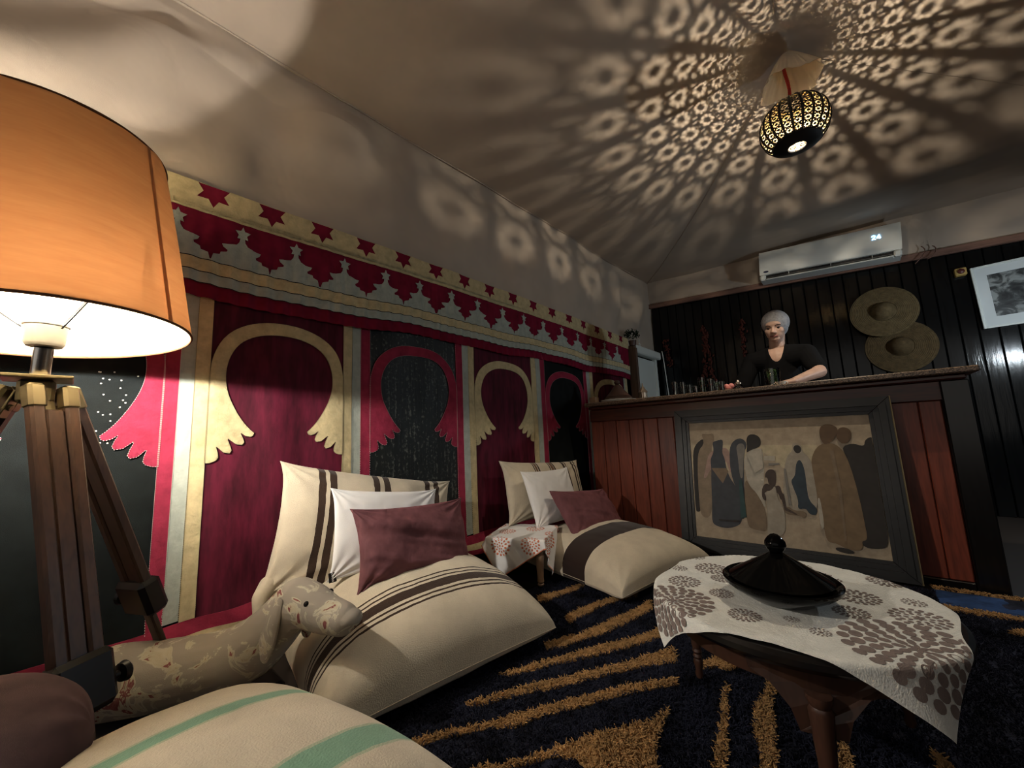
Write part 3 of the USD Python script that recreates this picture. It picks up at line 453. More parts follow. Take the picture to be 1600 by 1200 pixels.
tumbler('tea_glass', 'small clear glass with green leaves left of the pink bud', -.720, 3.13, .088, .021, fill=1)
tumbler('tea_glass', 'small clear glass beside the pink bud on its left', -.682, 3.12, .080, .020)
rb = thing('pink_rosebud', 'pink rosebud lying among the glasses on the worktop', 'flower', (-.640, 3.11, CT + .026))
part(rb, 'petals', smooth_shell(union([ball((0, 0, 0), .026, (1, .8, .9)), ball((.016, 0, .012), .019), ball((-.014, 0, .014), .016)]), .006, 6), 'pink_petal', True); part(rb, 'stem', tube([(-.02, 0, -.01), (-.06, .01, -.022)], .003, 8), 'mint', True)
gj = thing('lidded_jar', 'small round clear jar right of the pink rosebud', 'jar', (-.583, 3.12, CT)); part(gj, 'body', lathe([(0, 0), (.016, 0), (.026, .012), (.028, .03), (.020, .046), (.018, .046), (.024, .03), (.0, .006)], 28), 'clear_glass', 50); part(gj, 'lid', lathe([(0, .0462), (.021, .0462), (.021, .056), (.012, .062), (.008, .075), (0, .078)], 24), 'tin', 40)
mg = tumbler('mint_glass', 'wide glass crammed with fresh mint in front of the person', -.373, 3.11, .125, .048, fill=1); part(mg, 'mint_leaves', leaves(.045, .02, .125, 260), 'mint', False, kind='stuff')
sc = thing('small_white_cup', 'tiny white cup beside the mint glass', 'cup', (-.318, 3.08, CT)); part(sc, 'cup', lathe([(0, 0), (.014, 0), (.022, .030), (.020, .030), (.012, .004), (0, .004)], 24), 'white_plastic', 40); part(sc, 'handle', tube([(.019 + .010 * math.sin(a), 0, .017 + .009 * math.cos(a)) for a in np.linspace(.2, 2.9, 9)], .0025, 6), 'white_plastic', True)
tr = thing('serving_tray', 'shallow white tray under the brown clay tagine', 'tray', (-1.53, 3.17, CT)); part(tr, 'tray', lathe([(0, 0), (.13, 0), (.155, .022), (.152, .024), (.128, .005), (0, .005)], 48), 'white_plastic', 40)
tg = thing('clay_tagine', 'brown clay tagine on the white tray at the worktop end', 'tagine', (-1.53, 3.17, CT + .0055)); part(tg, 'base', lathe([(0, 0), (.085, 0), (.115, .03), (.118, .04), (.108, .04), (0, .03)], 40), 'brown_clay', 40); part(tg, 'lid', lathe([(.106, .041), (.108, .048), (.092, .062), (.064, .095), (.036, .132), (.022, .150), (0, .152)], 40), 'brown_clay', 50)
part(tg, 'knob', lathe([(.0, .150), (.016, .153), (.026, .168), (.026, .180), (.016, .192), (0, .194)], 24), 'brown_clay', 50)
cbx = solo('cardboard_block', 'small brown cardboard block at the very end of the worktop', 'box', b6(-1.715, -1.655, 2.985, 3.05, CT, CT + .055, .004), 'cardboard')
tl = thing('tin_tealight_lantern', 'tiny pointed tin lantern near the white door on the worktop', 'lantern', (-1.285, 3.13, CT)); part(tl, 'base', lathe([(0, 0), (.034, 0), (.034, .008), (.026, .012), (0, .012)], 8), 'tin', False); part(tl, 'roof', lathe([(.040, .062), (.036, .070), (.020, .090), (.008, .112), (.003, .140), (0, .142)], 8), 'tin', False); part(tl, 'chamber', lathe([(0, .0125), (.026, .0125), (.028, .061), (0, .061)], 8), 'tin', False)
for k in range(8): a = k * math.pi / 4 + .39; part(tl, 'post', cbox(.004, .004, .050, (.030 * math.cos(a), .030 * math.sin(a), .037), .001), 'brass_old')

# ================================================================ BACK WALL THINGS
ac = thing('air_conditioner', 'white split air conditioner hung above the black planks', 'air conditioner', (-.03, 4.99, 2.412), ry=4.6)
L2 = .565
prof = [(0.0, .055), (-.012, .11), (-.018, .20), (-.012, .285), (.012, .325), (.19, .325), (.19, 0), (.02, 0), (.02, .055)]
def ext_x(pts, x0, x1): m = flat(Polygon(pts), x1 - x0); v = m.vertices; return trimesh.Trimesh(np.c_[x0 + v[:, 2], v[:, 0], v[:, 1]], m.faces, process=False)
part(ac, 'housing', ext_x([(.012, .060), (.012, .318), (.19, .322), (.19, .004), (.055, .004), (.055, .06)], -L2 + .004, L2 - .004), 'white_plastic', 40)
part(ac, 'front_panel', ext_x([(0.0, .062), (-.012, .11), (-.018, .20), (-.012, .285), (.004, .322), (.011, .322), (.011, .062)], -L2, L2), 'white_plastic', 40)
for s_ in (-1, 1): part(ac, 'end_cap', cbox(.055, .06, .060, (s_ * (L2 - .029), .025, .030), .012), 'white_plastic')
part(ac, 'air_slot', b6(-L2 + .058, L2 - .058, .030, .0549, .016, .0595, .002), 'dark_slot'); part(ac, 'lower_lip', b6(-L2 + .058, L2 - .058, -.004, .05, .0, .014, .005), 'white_plastic'); part(ac, 'louvre', cbox(2 * L2 - .13, .022, .004, (0, .012, .026), .001), 'grey_cast')
for x in (-.30, .05, .36): part(ac, 'vane', cbox(.006, .018, .034, (x, .018, .038), .001), 'white_plastic')
lg = Point(0, 0).buffer(1, 24); part(ac, 'logo', T(flat(affinity.scale(lg, .024, .010), .002), (-L2 + .062, -.0095, .090), rx=90), 'logo_blue', False, label='small dark oval emblem')
tm = meshkit.text_mesh('24', .040, .002, bold=True); tm.apply_translation([-tm.bounds[:, 0].mean(), 0, 0]); part(ac, 'display', T(tm, (.395, -.0175, .195), rx=90), 'display_blue', False, label='lit blue digits 24')
tw = meshkit.text_mesh('INVERTER', .007, .001); 
for x in (-.47, .46): part(ac, 'bracket', b6(x - .022, x + .022, (.10), .19, .326, .365, .005), 'pink_beam')
for k, (x0, dx) in enumerate(((.62, .06), (.70, .05))): solo('loose_cable', ('longer looping pale cable' if k == 0 else 'shorter pale cable end') + ' dangling from the batten right of the air conditioner', 'cable', tube(spline([(x0 + dx, 5.17, 2.46 - .02 * k), (x0 + dx + .015, 5.15, 2.40), (x0 + .03, 5.14, 2.33), (x0, 5.15, 2.30 + .02 * k)], 8), .004, 7), 'pink_beam', True)
def hat(label, x, y, z, r, ry, mt, seed):
    t = thing('straw_hat', label, 'hat', (x, y, z), rx=90 - 4, ry=ry)
    pr_ = [(r, .004), (r - .004, .010)] + [(q, .012 + .010 * (1 - q / r) + .0016 * math.sin(q * 520)) for q in np.linspace(r - .01, .095, 60)] + [(.085, .030), (.074, .060), (.058, .082), (.030, .104), (.0, .112)]
    part(t, 'brim', lathe(pr_[:61] + [(.093, .010), (r - .004, .0)] + [pr_[0]], 64), mt, 30); part(t, 'crown', lathe([(.094, .018)] + [(q, z_ + .0015 * math.sin(q * 900)) for q, z_ in pr_[61:]], 48), mt, 40); part(t, 'edge_binding', T(trimesh.creation.torus(r, .004, 64, 8), (0, 0, .006)), mt, True); return t
hat('upper wide straw hat on the black plank wall, overlapping the other', .352, 5.175, 1.903, .245, 0, 'straw', 1)
hat('lower darker straw hat partly behind the upper one', .430, 5.215, 1.545, .25, 0, 'straw_dark', 2)
yb = thing('emergency_switch', 'small yellow switch box with a dark button beside the framed photo', 'switch', (.888, 5.20, 2.143)); part(yb, 'box', cbox(.072, .06, .068, b=.006), 'yellow_box'); part(yb, 'button', T(lathe([(0, 0), (.022, 0), (.022, .012), (.014, .018), (0, .019)], 24), (0, -.031, 0), rx=90), 'red_button', 40)
fp = thing('framed_photo', 'black and white photograph in a broad white mount, top right', 'picture', (.955, 5.215, 1.60), rx=90, ry=-1)
PW, PH = .66, .56
for s_, pl_ in (('l', (0, .018, 0, PH)), ('r', (PW - .018, PW, 0, PH)), ('b', (.0185, PW - .0185, 0, .018)), ('t', (.0185, PW - .0185, PH - .018, PH))): part(fp, 'frame_side', b6(*pl_, 0, .022, .003), 'white_paint')
part(fp, 'mount', flat(sbox(.018, .018, PW - .018, PH - .018).difference(sbox(.085, .095, PW - .085, PH - .09)), .014), 'mat_board', False); part(fp, 'print', b6(.08, PW - .08, .09, PH - .085, .002, .010, .001), 'photo_print', False)
def peppers(label, strands, y, group=None):
    t = thing('dried_pepper_string', label, 'dried peppers', (strands[0][0], y, strands[0][1]))
    for (x, z1, z0, dx) in strands:
        a = np.array([x - strands[0][0], 0, z1 - strands[0][1]]); b = np.array([x + dx - strands[0][0], 0, z0 - strands[0][1]]); part(t, 'string', tube([a, (a+b)/2 + (.01, 0, 0), b], .003, 6), 'chili', True); ms = []
        for k in range(int((z1 - z0) * 95)):
            s = rng.random(); c = a + (b - a) * s + rng.normal(size=3) * (.016, .008, .008); ms.append(T(trimesh.creation.icosphere(1, 1.0), (0, 0, 0))); ms[-1].apply_scale([.012, .010, .022]); ms[-1] = T(ms[-1], tuple(c), rz=rng.random() * 360, rx=rng.normal() * 50)
        part(t, 'pepper_cluster', cat(ms), 'chili', True, kind='stuff')
peppers('double string of dark red dried peppers behind the row of glasses', [(-1.285, 2.13, 1.36, .06), (-1.255, 2.08, 1.38, -.085)], 5.20)
peppers('single string of dried peppers between the double string and the person', [(-.857, 2.10, 1.62, -.008)], 5.205)
peppers('short faint string of dried peppers near the far left corner', [(-1.775, 2.05, 1.68, .05)], 5.205)

# ================================================================ FLOOR LAMP
lampU = np.array([-.06, -.052, 1.0]); lampU /= np.linalg.norm(lampU)
LX, LY, LZ = -1.490, -.067, 1.1696
fl = thing('floor_lamp', 'tripod floor lamp of dark wood with a huge orange drum shade', 'lamp', (LX, LY, 0))
ax = np.cross([0, 0, 1], lampU); ang = math.asin(np.linalg.norm(ax)); Mr = trimesh.transformations.rotation_matrix(ang, ax); Mr[:3, 3] = (0, 0, LZ)
def tilt(m): m = m.copy(); m.apply_transform(Mr); return m
RB, RT, HS = .2846, .230, .509
rr = lambda z: RB + (RT - RB) * z / HS
def shell(r0, r1, z0, z1, wob=0, n=160, k=14):
    g = np.linspace(0, 2*np.pi, n, endpoint=False); v = []; f = []
    for z in np.linspace(z0, z1, k):
        for a in g:
            r = r0 + (r1 - r0) * (z - z0) / (z1 - z0) + wob * (.0016 * math.sin(a * 5 + z * 6) + .001 * math.sin(a * 13 - z * 11)); v.append((r * math.cos(a), r * math.sin(a), z))
    for i in range(k-1):
        for j in range(n): q = (i*n+j, i*n+(j+1) % n, (i+1)*n+(j+1) % n, (i+1)*n+j); f += [(q[0], q[1], q[2]), (q[0], q[2], q[3])]
    return trimesh.Trimesh(v, f, process=False)
sh = part(fl, 'shade', tilt(shell(RB, RT, 0, HS, 1)), 'shade_orange', True, label='orange translucent drum shade')
part(sh, 'lining', tilt(shell(RB - .003, RT - .003, .001, HS - .001, 1)), 'shade_lining', True)
for z in (0, HS): part(sh, 'rim', tilt(T(trimesh.creation.torus(rr(z) - .0012, .0035, 120, 8), (0, 0, z))), 'shade_rim', True)
for a0, w in ((math.radians(47), .05),):
    g = np.linspace(a0, a0 + w, 6); z = np.linspace(.002, HS - .002, 12); G, Z = np.meshgrid(g, z, indexing='ij'); R_ = RB + (RT - RB) * Z / HS + .0028
    v = np.c_[(R_ * np.cos(G)).ravel(), (R_ * np.sin(G)).ravel(), Z.ravel()]; i, j = np.meshgrid(np.arange(5), np.arange(11), indexing='ij'); q = (i*12+j).ravel(); part(sh, 'seam', tilt(trimesh.Trimesh(v, np.vstack([np.c_[q, q+12, q+13], np.c_[q, q+13, q+1]]), process=False)), 'shade_orange', True)
bl = np.array([-1.425 - LX, -.0615 - LY, 1.2185])
part(fl, 'bulb', T(trimesh.creation.icosphere(2, .018), tuple(bl)), 'bulb_warm', True, label='lit round bulb')
off = bl * [1, 1, 0]
part(fl, 'bulb_holder', T(lathe([(0, 1.118), (.029, 1.118), (.033, 1.125), (.036, 1.166), (.0385, 1.168), (.0385, 1.1735), (.030, 1.1735), (0, 1.172)], 32), tuple(off)), 'grey_cast', 40)
for a in (.4, 2.5, 4.6): part(fl, 'holder_clip', T(cbox(.022, .007, .004, b=.001), (off[0] + .03 * math.cos(a), off[1] + .03 * math.sin(a), 1.1755), rz=math.degrees(a) + 60), 'steel')
for a in np.radians((40, 160, 280)): part(fl, 'shade_spoke', tube([(off[0] + .038 * math.cos(a), off[1] + .038 * math.sin(a), 1.160), tuple((Mr @ np.array([.97 * rr(.20) * math.cos(a), .97 * rr(.20) * math.sin(a), .20, 1]))[:3])], .0017, 6), 'black_metal', True)
part(fl, 'pole', tube([(off[0] * .6, off[1] * .6, 1.052), (off[0] * .9, off[1] * .9, 1.1175)], .0165, 24), 'steel', 40)
HZ = 1.045
part(fl, 'hub_plate', cbox(.115, .115, .008, (.02, 0, HZ + .001), .002), 'brass_old'); part(fl, 'hub_block', cbox(.06, .06, .055, (.02, 0, HZ - .032), .006), 'brass_old')
feet = [(-1.225 - LX, .095 - LY, .01), (-1.63 - LX, -.42 - LY, .135), (-1.66 - LX, .27 - LY, .135)]
for k, ft in enumerate(feet):
    ft = np.array(ft); d2 = ft[:2] / np.linalg.norm(ft[:2]); top = np.array([.02 + d2[0] * .045, d2[1] * .045, HZ - .030]); D = ft - top; Lg = np.linalg.norm(D); D /= Lg
    S = np.array([-d2[1], d2[0], 0]); N = np.cross(D, S); M4 = np.eye(4); M4[:3, 0] = S; M4[:3, 1] = N; M4[:3, 2] = D; M4[:3, 3] = top
    pl_ = lambda m: (lambda c: (c.apply_transform(M4), c)[1])(m.copy())
    for s_ in (-1, 1):
        part(fl, 'leg_rail', pl_(b6(s_ * .031 - .0135, s_ * .031 + .0135, -.013, .013, .012, Lg * .62, .005)), 'tripod_wood'); part(fl, 'leg_cap', pl_(b6(s_ * .031 - .016, s_ * .031 + .016, -.016, .016, -.012, .048, .006)), 'brass_old')
    lg_ = part(fl, 'leg', pl_(b6(-.0172, .0172, -.008, .008, .05, Lg - .01, .004)), 'tripod_wood'); part(lg_, 'foot_spike', pl_(lathe([(0, Lg - .012), (.012, Lg - .02), (.014, Lg - .06), (0, Lg - .06)], 16)), 'black_metal', 40)
    part(fl, 'hinge_plate', pl_(b6(-.0145, .0145, -.018, -.0145, -.005, .062, .002)), 'brass_old'); part(fl, 'hinge_screw', pl_(T(lathe([(0, 0), (.008, 0), (.007, .004), (0, .005)], 14), (0, -.0182, .035), rx=90)), 'brass_old', 40)
    part(fl, 'leg_clamp', pl_(b6(-.055, .055, -.028, .028, Lg * .585, Lg * .70, .012)), 'black_metal'); part(fl, 'clamp_knob', pl_(T(lathe([(0, 0), (.008, 0), (.008, .014), (.020, .018), (.023, .028), (.016, .034), (0, .035)], 20), (.0555, 0, Lg * .655), ry=90)), 'black_metal', 40)

# ================================================================ PIERCED LANTERN
LC = np.array([PK[0], PK[1], 2.575]); LR = .168
cell = sbox(0, 0, 1, 1); holes = []
for k in range(8): a = k * math.pi / 4 + .39; holes.append(affinity.rotate(affinity.scale(Point(0.5 + .265 * math.cos(a), .5 + .265 * math.sin(a)).buffer(1, 3), .120, .098), math.degrees(a), origin=(0.5 + .265 * math.cos(a), .5 + .265 * math.sin(a))))
for u, v in ((.17, .06), (.83, .06), (.17, .94), (.83, .94)): holes.append(Point(u, v).buffer(.062, 2))
holes.append(Point(.5, .045).buffer(.04, 2)); holes.append(Point(.5, .955).buffer(.04, 2))
cellp = cell.difference(unary_union(holes)); cm = trimesh.creation.triangulate_polygon(cellp, engine='earcut'); cv, cf = np.array(cm[0]), np.array(cm[1])
edge_n = 4; NC, NR = 20, 9; LA0, LA1 = math.radians(-46), math.radians(66)
vs, fs = [], []; n0 = 0
for i in range(NC):
    for j in range(NR):
        lon = (i + cv[:, 0]) / NC * 2 * math.pi; lat = LA0 + (j + cv[:, 1]) / NR * (LA1 - LA0); vs.append(np.c_[np.cos(lat) * np.cos(lon), np.cos(lat) * np.sin(lon), .92 * np.sin(lat)] * LR); fs.append(cf + n0); n0 += len(cv)
ln = thing('pierced_lantern', 'round pierced metal lantern hanging from the tent peak', 'lantern', tuple(LC))
part(ln, 'pierced_shell', trimesh.Trimesh(np.vstack(vs), np.vstack(fs), process=False), 'black_metal', False, label='black metal globe pierced with flower rings')
part(ln, 'inner_lining', trimesh.Trimesh(np.vstack(vs) * .985, np.vstack(fs)[:, ::-1], process=False), 'lantern_brass', False, label='brassy inside of the globe')
zb_, rb_ = .92 * math.sin(LA0) * LR, math.cos(LA0) * LR; zt_, rt_ = .92 * math.sin(LA1) * LR, math.cos(LA1) * LR
part(ln, 'bottom_pan', lathe([(rb_ + .001, zb_ + .004), (rb_, zb_ - .006), (.085, zb_ - .020), (.044, zb_ - .026), (.040, zb_ - .022), (.044, zb_ - .020), (.085, zb_ - .015), (rb_ - .004, zb_)], 48), 'black_metal', 40); part(ln, 'top_cap', lathe([(rt_ + .001, zt_ - .004), (rt_, zt_ + .006), (.04, zt_ + .014), (.016, zt_ + .018), (.012, zt_ + .04), (0, zt_ + .04)], 40), 'black_metal', 40)
for i in range(NC):
    a = i / NC * 2 * math.pi; part(ln, 'rib', tube([(np.cos(l) * np.cos(a) * (LR + .001), np.cos(l) * np.sin(a) * (LR + .001), .92 * np.sin(l) * (LR + .001)) for l in np.linspace(LA0, LA1, 20)], .0042, 6), 'black_metal', True)
part(ln, 'bulb', T(trimesh.creation.icosphere(2, .005), (0, 0, -.098)), 'bulb_lantern', True, label='small bright bulb'); part(ln, 'bulb_socket', lathe([(0, -.090), (.008, -.090), (.011, -.05), (.006, .0), (.004, zt_ + .02), (0, zt_ + .02)], 16), 'brass_old', 40)
part(ln, 'hanging_cord', tube(spline([(0, 0, zt_ + .04), (.004, 0, .25), (-.003, .003, .33), (-.004, 0, .44)], 6), .009, 10), 'red_cord', True)
cp = thing('ceiling_canopy', 'pale pleated cloth cap round the lantern cord at the peak', 'canopy', (PK[0] + .015, PK[1], 2.84)); v, f = [], []
for i in range(18):
    t = i / 17.
    for j in range(96):
        a = j / 96 * 2 * math.pi; r = (.018 + .125 * t ** .8) * (1 + .06 * t * math.cos(4 * a + .5) + .035 * t * math.sin(a * 11) + .02 * t * math.sin(a * 19 + 1)); v.append((r * math.cos(a), r * math.sin(a), .20 * (1 - t) + .022 * t * math.cos(3 * a + .6)))
for i in range(17):
    for j in range(96): q = (i*96+j, i*96+(j+1) % 96, (i+1)*96+(j+1) % 96, (i+1)*96+j); f += [(q[0], q[1], q[2]), (q[0], q[2], q[3])]
part(cp, 'cloth', trimesh.Trimesh(v, f, process=False), 'tent_cap', True)

# ================================================================ LAMP BEYOND THE RIGHT EDGE
sl = thing('standing_lamp', 'slim black standing lamp with a globe under a flat shade right of the bar', 'lamp', (1.40, 3.75, 0))
part(sl, 'base', lathe([(0, 0), (.13, 0), (.13, .012), (.02, .025), (0, .025)], 32), 'black_metal', 40); part(sl, 'post', tube([(0, 0, .02), (0, 0, 1.38)], .011, 12), 'black_metal', 40); part(sl, 'socket', lathe([(0, 1.375), (.02, 1.375), (.024, 1.425), (0, 1.425)], 16), 'black_metal', 40)
part(sl, 'shade', lathe([(.120, 1.555), (.122, 1.556), (.02, 1.625), (0, 1.627), (0, 1.624), (.02, 1.621)], 40), 'black_metal', 40); part(sl, 'shade_stem', tube([(.0, 0, 1.40), (.055, 0, 1.44), (.06, 0, 1.50), (.03, 0, 1.61)], .004, 8), 'black_metal', True)
part(sl, 'bulb', T(trimesh.creation.icosphere(3, .05), (0, 0, 1.476)), 'bulb_cool', True)

# ================================================================ RUG
RZ = .014
rug = thing('rug', 'shaggy navy and tan tiger-striped rug covering the floor', 'rug', (0, 0, 0))
RP = Polygon([(-1.43, -1.0), (1.5, -1.0), (1.75, 2.99), (.2, 2.905), (.2, 2.835), (-.9, 2.835), (-1.43, 2.75)])
part(rug, 'backing', drape(RP, RZ - .001, .08, lambda v: v + np.c_[v[:, 0] * 0, v[:, 0] * 0, .001 + (v[:, 2] > .005) * .003 * vnoise(v * 9, 2)]), 'rug_navy', True)
TAN = [Polygon(p).buffer(0) for p in RUG]
bor = lambda y0, y1: Polygon([(.20, y0), (1.7, y0 + .10), (1.7, y1 + .10), (.20, y1)])
TAN += [bor(2.875, 2.905), bor(2.59, 2.64), Polygon([(.35, 2.45), (1.2, 2.2), (1.5, 1.9), (1.5, 2.0), (1.2, 2.32), (.4, 2.51)]), Polygon([(.3, 1.9), (.9, 1.75), (1.4, 1.2), (1.4, 1.3), (.95, 1.85), (.32, 1.98)]), Polygon([(-.3, .6), (-.1, .9), (0, .3), (-.2, -.6), (-.35, 0)]), Polygon([(.3, 1.2), (.5, .8), (.5, 0), (.6, 0), (.62, .9)])]
BLUE = bor(2.645, 2.87)
def rough(P):
    P = P.segmentize(.012); c = np.array(P.exterior.coords)[:-1]; q = np.c_[c, c[:, :1] * 0]; c = c + .0055 * np.c_[vnoise(q * 60, 1), vnoise(q * 60 + 9, 1)]; return Polygon(c).buffer(0)
TANR = [rough(p) for p in TAN]
for p in TANR: part(rug, 'tan_stripe', drape(p, .007, .02, lambda v: np.c_[v[:, :2], RZ - .003 + v[:, 2] + (v[:, 2] > .004) * .003 * vnoise(v * 55, 1)]), 'rug_tan', True)
part(rug, 'blue_border', drape(BLUE, .005, .04, lambda v: np.c_[v[:, :2], RZ - .003 + v[:, 2] + (v[:, 2] > .003) * .003 * vnoise(v * 30, 1)]), 'rug_blue', True)
import shapely
TU = unary_union(TANR); shapely.prepare(TU); shapely.prepare(RP)
def tufts(name, n, keep, mtl, l, w, box_):
    x = rng.uniform(box_[0], box_[1], n); y = rng.uniform(box_[2], box_[3], n); k = keep(x, y); x, y = x[k], y[k]; n = len(x)
    a = rng.uniform(0, 6.28, n); ll = l * rng.uniform(.6, 1.25, n); b = np.c_[x, y, np.full(n, RZ)]; d1 = np.c_[np.cos(a) * ll * .3, np.sin(a) * ll * .3, ll * .7]; d2 = np.c_[np.cos(a) * ll * .85, np.sin(a) * ll * .85, ll * .95]
    P = np.stack([b, b + d1, b + d2], 1).reshape(-1, 3); c = UsdGeom.BasisCurves.Define(stage, rug + '/' + name); c.CreateTypeAttr('linear')
    c.CreatePointsAttr(Vt.Vec3fArray.FromNumpy(P.astype(np.float32))); c.CreateCurveVertexCountsAttr(Vt.IntArray.FromNumpy(np.full(n, 3, np.int32)))
    c.CreateWidthsAttr(Vt.FloatArray.FromNumpy(np.tile(np.array([w, w, w * .45], np.float32), n))); c.SetWidthsInterpolation('vertex')
    UsdShade.MaterialBindingAPI.Apply(c.GetPrim()).Bind(UsdShade.Material.Get(stage, '/World/Looks/' + mtl)); tag(rug + '/' + name, kind='stuff')
pt_in = lambda G, x, y: shapely.contains_xy(G, x, y)
tufts('navy_pile', 95000, lambda x, y: pt_in(RP, x, y) & ~pt_in(TU, x, y) & ~pt_in(BLUE, x, y), 'rug_navy', .013, .0028, (-1.43, .7, .25, 3.0))
tufts('tan_pile', 330000, lambda x, y: pt_in(TU, x, y), 'rug_tan', .012, .0032, (-1.43, .9, .3, 3.0))

# ================================================================ FLOOR CUSHIONS
def seat(name, label, catg, loc, rz, w, h, t, mtl, seed, **k):
    q = thing(name, label, catg, loc, rz); m, uv = pillow(w, h, t, seed=seed, n=64, **k); part(q, 'cover', m, mtl, True, uv)
    c = np.array([(math.cos(a), math.sin(a)) for a in ()])
    return q
def seam_loop(w, h, pinch, n=40, ears=0):
    s = np.linspace(-1, 1, n); P = [(u, -1) for u in s] + [(1, v) for v in s[1:]] + [(u, 1) for u in s[::-1][1:]] + [(-1, v) for v in s[::-1][1:]]
    P = np.array(P); u, v = P.T
    return np.c_[w/2 * u * (1 - pinch * (1 - v**2) * u**2 + ears * (u*v)**8), h/2 * v * (1 - pinch * (1 - u**2) * v**2 + ears * (u*v)**8), 0 * u]
def floor_cushion(label, loc, rz, w, h, t, mtl, seed, pinch=.05, p=.30, fb=.9, ry=0, wr=.008, piping=None, ears=.0):
    q = thing('floor_cushion', label, 'floor cushion', loc, rz, ry=ry); m, uv = pillow(w, h, t, pinch=pinch, p=p, n=72, seed=seed, wr=wr, flatb=fb, ears=ears); part(q, 'cover', m, mtl, True, uv)
    part(q, 'edge_seam', tube(seam_loop(w, h, pinch, ears=ears), .0014, 6, caps=False), 'seam_cream', True); return q
fab('seam_cream', CREAM, var=.15)
floor_cushion('large cream floor cushion with thin dark brown stripes, under the plum cushion nearest the camera', (-1.505, .985, .085), -10, .88, .88, .58, 'pouf_brown', 1, p=.36, pinch=.03, fb=.24, wr=.004)
floor_cushion('cream floor cushion with one broad dark band, beside the bar', (-1.275, 2.275, .075), -13, .93, .82, .41, 'pouf_band', 2, p=.33, pinch=.05, fb=.26, wr=.006)
floor_cushion('cream floor cushion with green stripes in the foreground', (-.84, .060, .105), 13, .84, .92, .56, 'pouf_green', 3, p=.33, pinch=.03, fb=.24, wr=.004)
def prop(name, label, catg, loc, lean, roll, w, h, t, mtl, seed, rz=90, **k):
    q = thing(name, label, catg, loc, rz, rx=90 - lean); d = dict(pinch=.05, p=.42); d.update(k); m, uv = pillow(w, h, t, n=64, seed=seed, **d); part(q, 'cover', T(m, rz=roll), mtl, True, uv)
    return q
q = prop('back_cushion', 'cream back cushion with paired brown stripes against the hanging, near one', 'cushion', (-1.745, .965, .458), 13, -12, .86, .50, .18, 'back_brown', 4, p=.38, sag=.12, wr=.009, ears=.04)
floppy = union(chain([(-.43, -.15, 0, .034), (-.462, -.185, .02, .026), (-.468, -.235, .03, .018), (-.452, -.27, .03, .010)])); part(q, 'floppy_corner', T(smooth_shell(floppy, .012, 8), rz=-4), 'seam_cream', True)
prop('back_cushion', 'cream back cushion with mixed brown stripes against the hanging, far one near the bar', 'cushion', (-1.76, 2.36, .458), 13, -4, .90, .40, .16, 'back_band', 5, p=.38, sag=.1, wr=.008, ears=.05)
q = prop('white_cushion', 'white cushion with a black tag behind the near plum cushion', 'cushion', (-1.575, .945, .478), 16, -8, .50, .335, .08, 'white_cotton', 6, ears=.05)
tg_ = part(q, 'tag', cbox(.028, .034, .003, (-.262, -.125, .004), .0008), 'black_plastic', label='small black woven tag'); tm = meshkit.text_mesh('oooo', .009, .0006, bold=True); tm.apply_translation([-tm.bounds[:, 0].mean(), -tm.bounds[:, 1].mean(), 0]); part(tg_, 'lettering', T(tm, (-.262, -.125, .0058), rz=90), 'white_cotton', False)
prop('plum_cushion', 'plum velvet cushion leaning on the nearer striped back cushion', 'cushion', (-1.43, .985, .440), 17, -4, .53, .30, .14, 'plum_velvet', 7, sag=.15, folds=.03, wr=.010, ears=.05, pinch=.07)
prop('white_cushion', 'plain white cushion behind the far plum cushion', 'cushion', (-1.60, 2.21, .440), 20, -2, .52, .36, .09, 'white_cotton', 8, ears=.04)
prop('plum_cushion', 'plum velvet cushion lying back on the far cushion by the bar', 'cushion', (-1.40, 2.35, .320), 36, -7, .60, .34, .14, 'plum_velvet', 9, folds=.014, wr=.008, ears=.04, pinch=.07)
q = thing('plum_cushion', 'big round plum velvet cushion, shade put into its colour, cut off by the lower left corner of the picture', 'cushion', (-1.12, -.165, .345), rz=35, rx=10); m, uv = pillow(.46, .46, .24, disc=1, p=.40, n=60, seed=10, wr=.006, folds=.004); part(q, 'cover', m, 'plum_velvet_shaded', True, uv)

# ================================================================ CLOTHS WITH PRINTS
def mandala(c, R, rings, ph=0.):
    P = []
    for (r, n, a, b) in rings:
        for k in range(n):
            t = ph + 2 * math.pi * (k + .5 * (n % 3 == 0)) / n; P.append(affinity.rotate(affinity.scale(Point(c[0] + r * R * math.cos(t), c[1] + r * R * math.sin(t)).buffer(1, 3), a * R, b * R), math.degrees(t), origin=(c[0] + r * R * math.cos(t), c[1] + r * R * math.sin(t))))
    return P
BIG = [(.10, 6, .09, .045), (.28, 9, .11, .07), (.49, 13, .11, .085), (.70, 16, .115, .11), (.93, 18, .125, .135), (1.14, 21, .11, .125)]
MED = [(.14, 6, .12, .06), (.44, 10, .10, .08), (.70, 14, .11, .11), (.95, 18, .12, .11)]
SML = [(.16, 6, .13, .07), (.55, 9, .12, .09), (.85, 14, .14, .09)]
CORAL = [(0, 1, .10, .10), (.33, 7, .10, .085), (.66, 12, .13, .095), (1.02, 16, .14, .12)]
def normals(fn, uv, e=.0008):
    a = fn(uv + [e, 0]) - fn(uv - [e, 0]); b = fn(uv + [0, e]) - fn(uv - [0, e]); n = np.cross(a, b); return n / (np.linalg.norm(n, axis=1, keepdims=True) + 1e-12)
def on_cloth(fn, off): return lambda v: fn(v[:, :2]) + normals(fn, v[:, :2]) * (off + v[:, 2])[:, None]
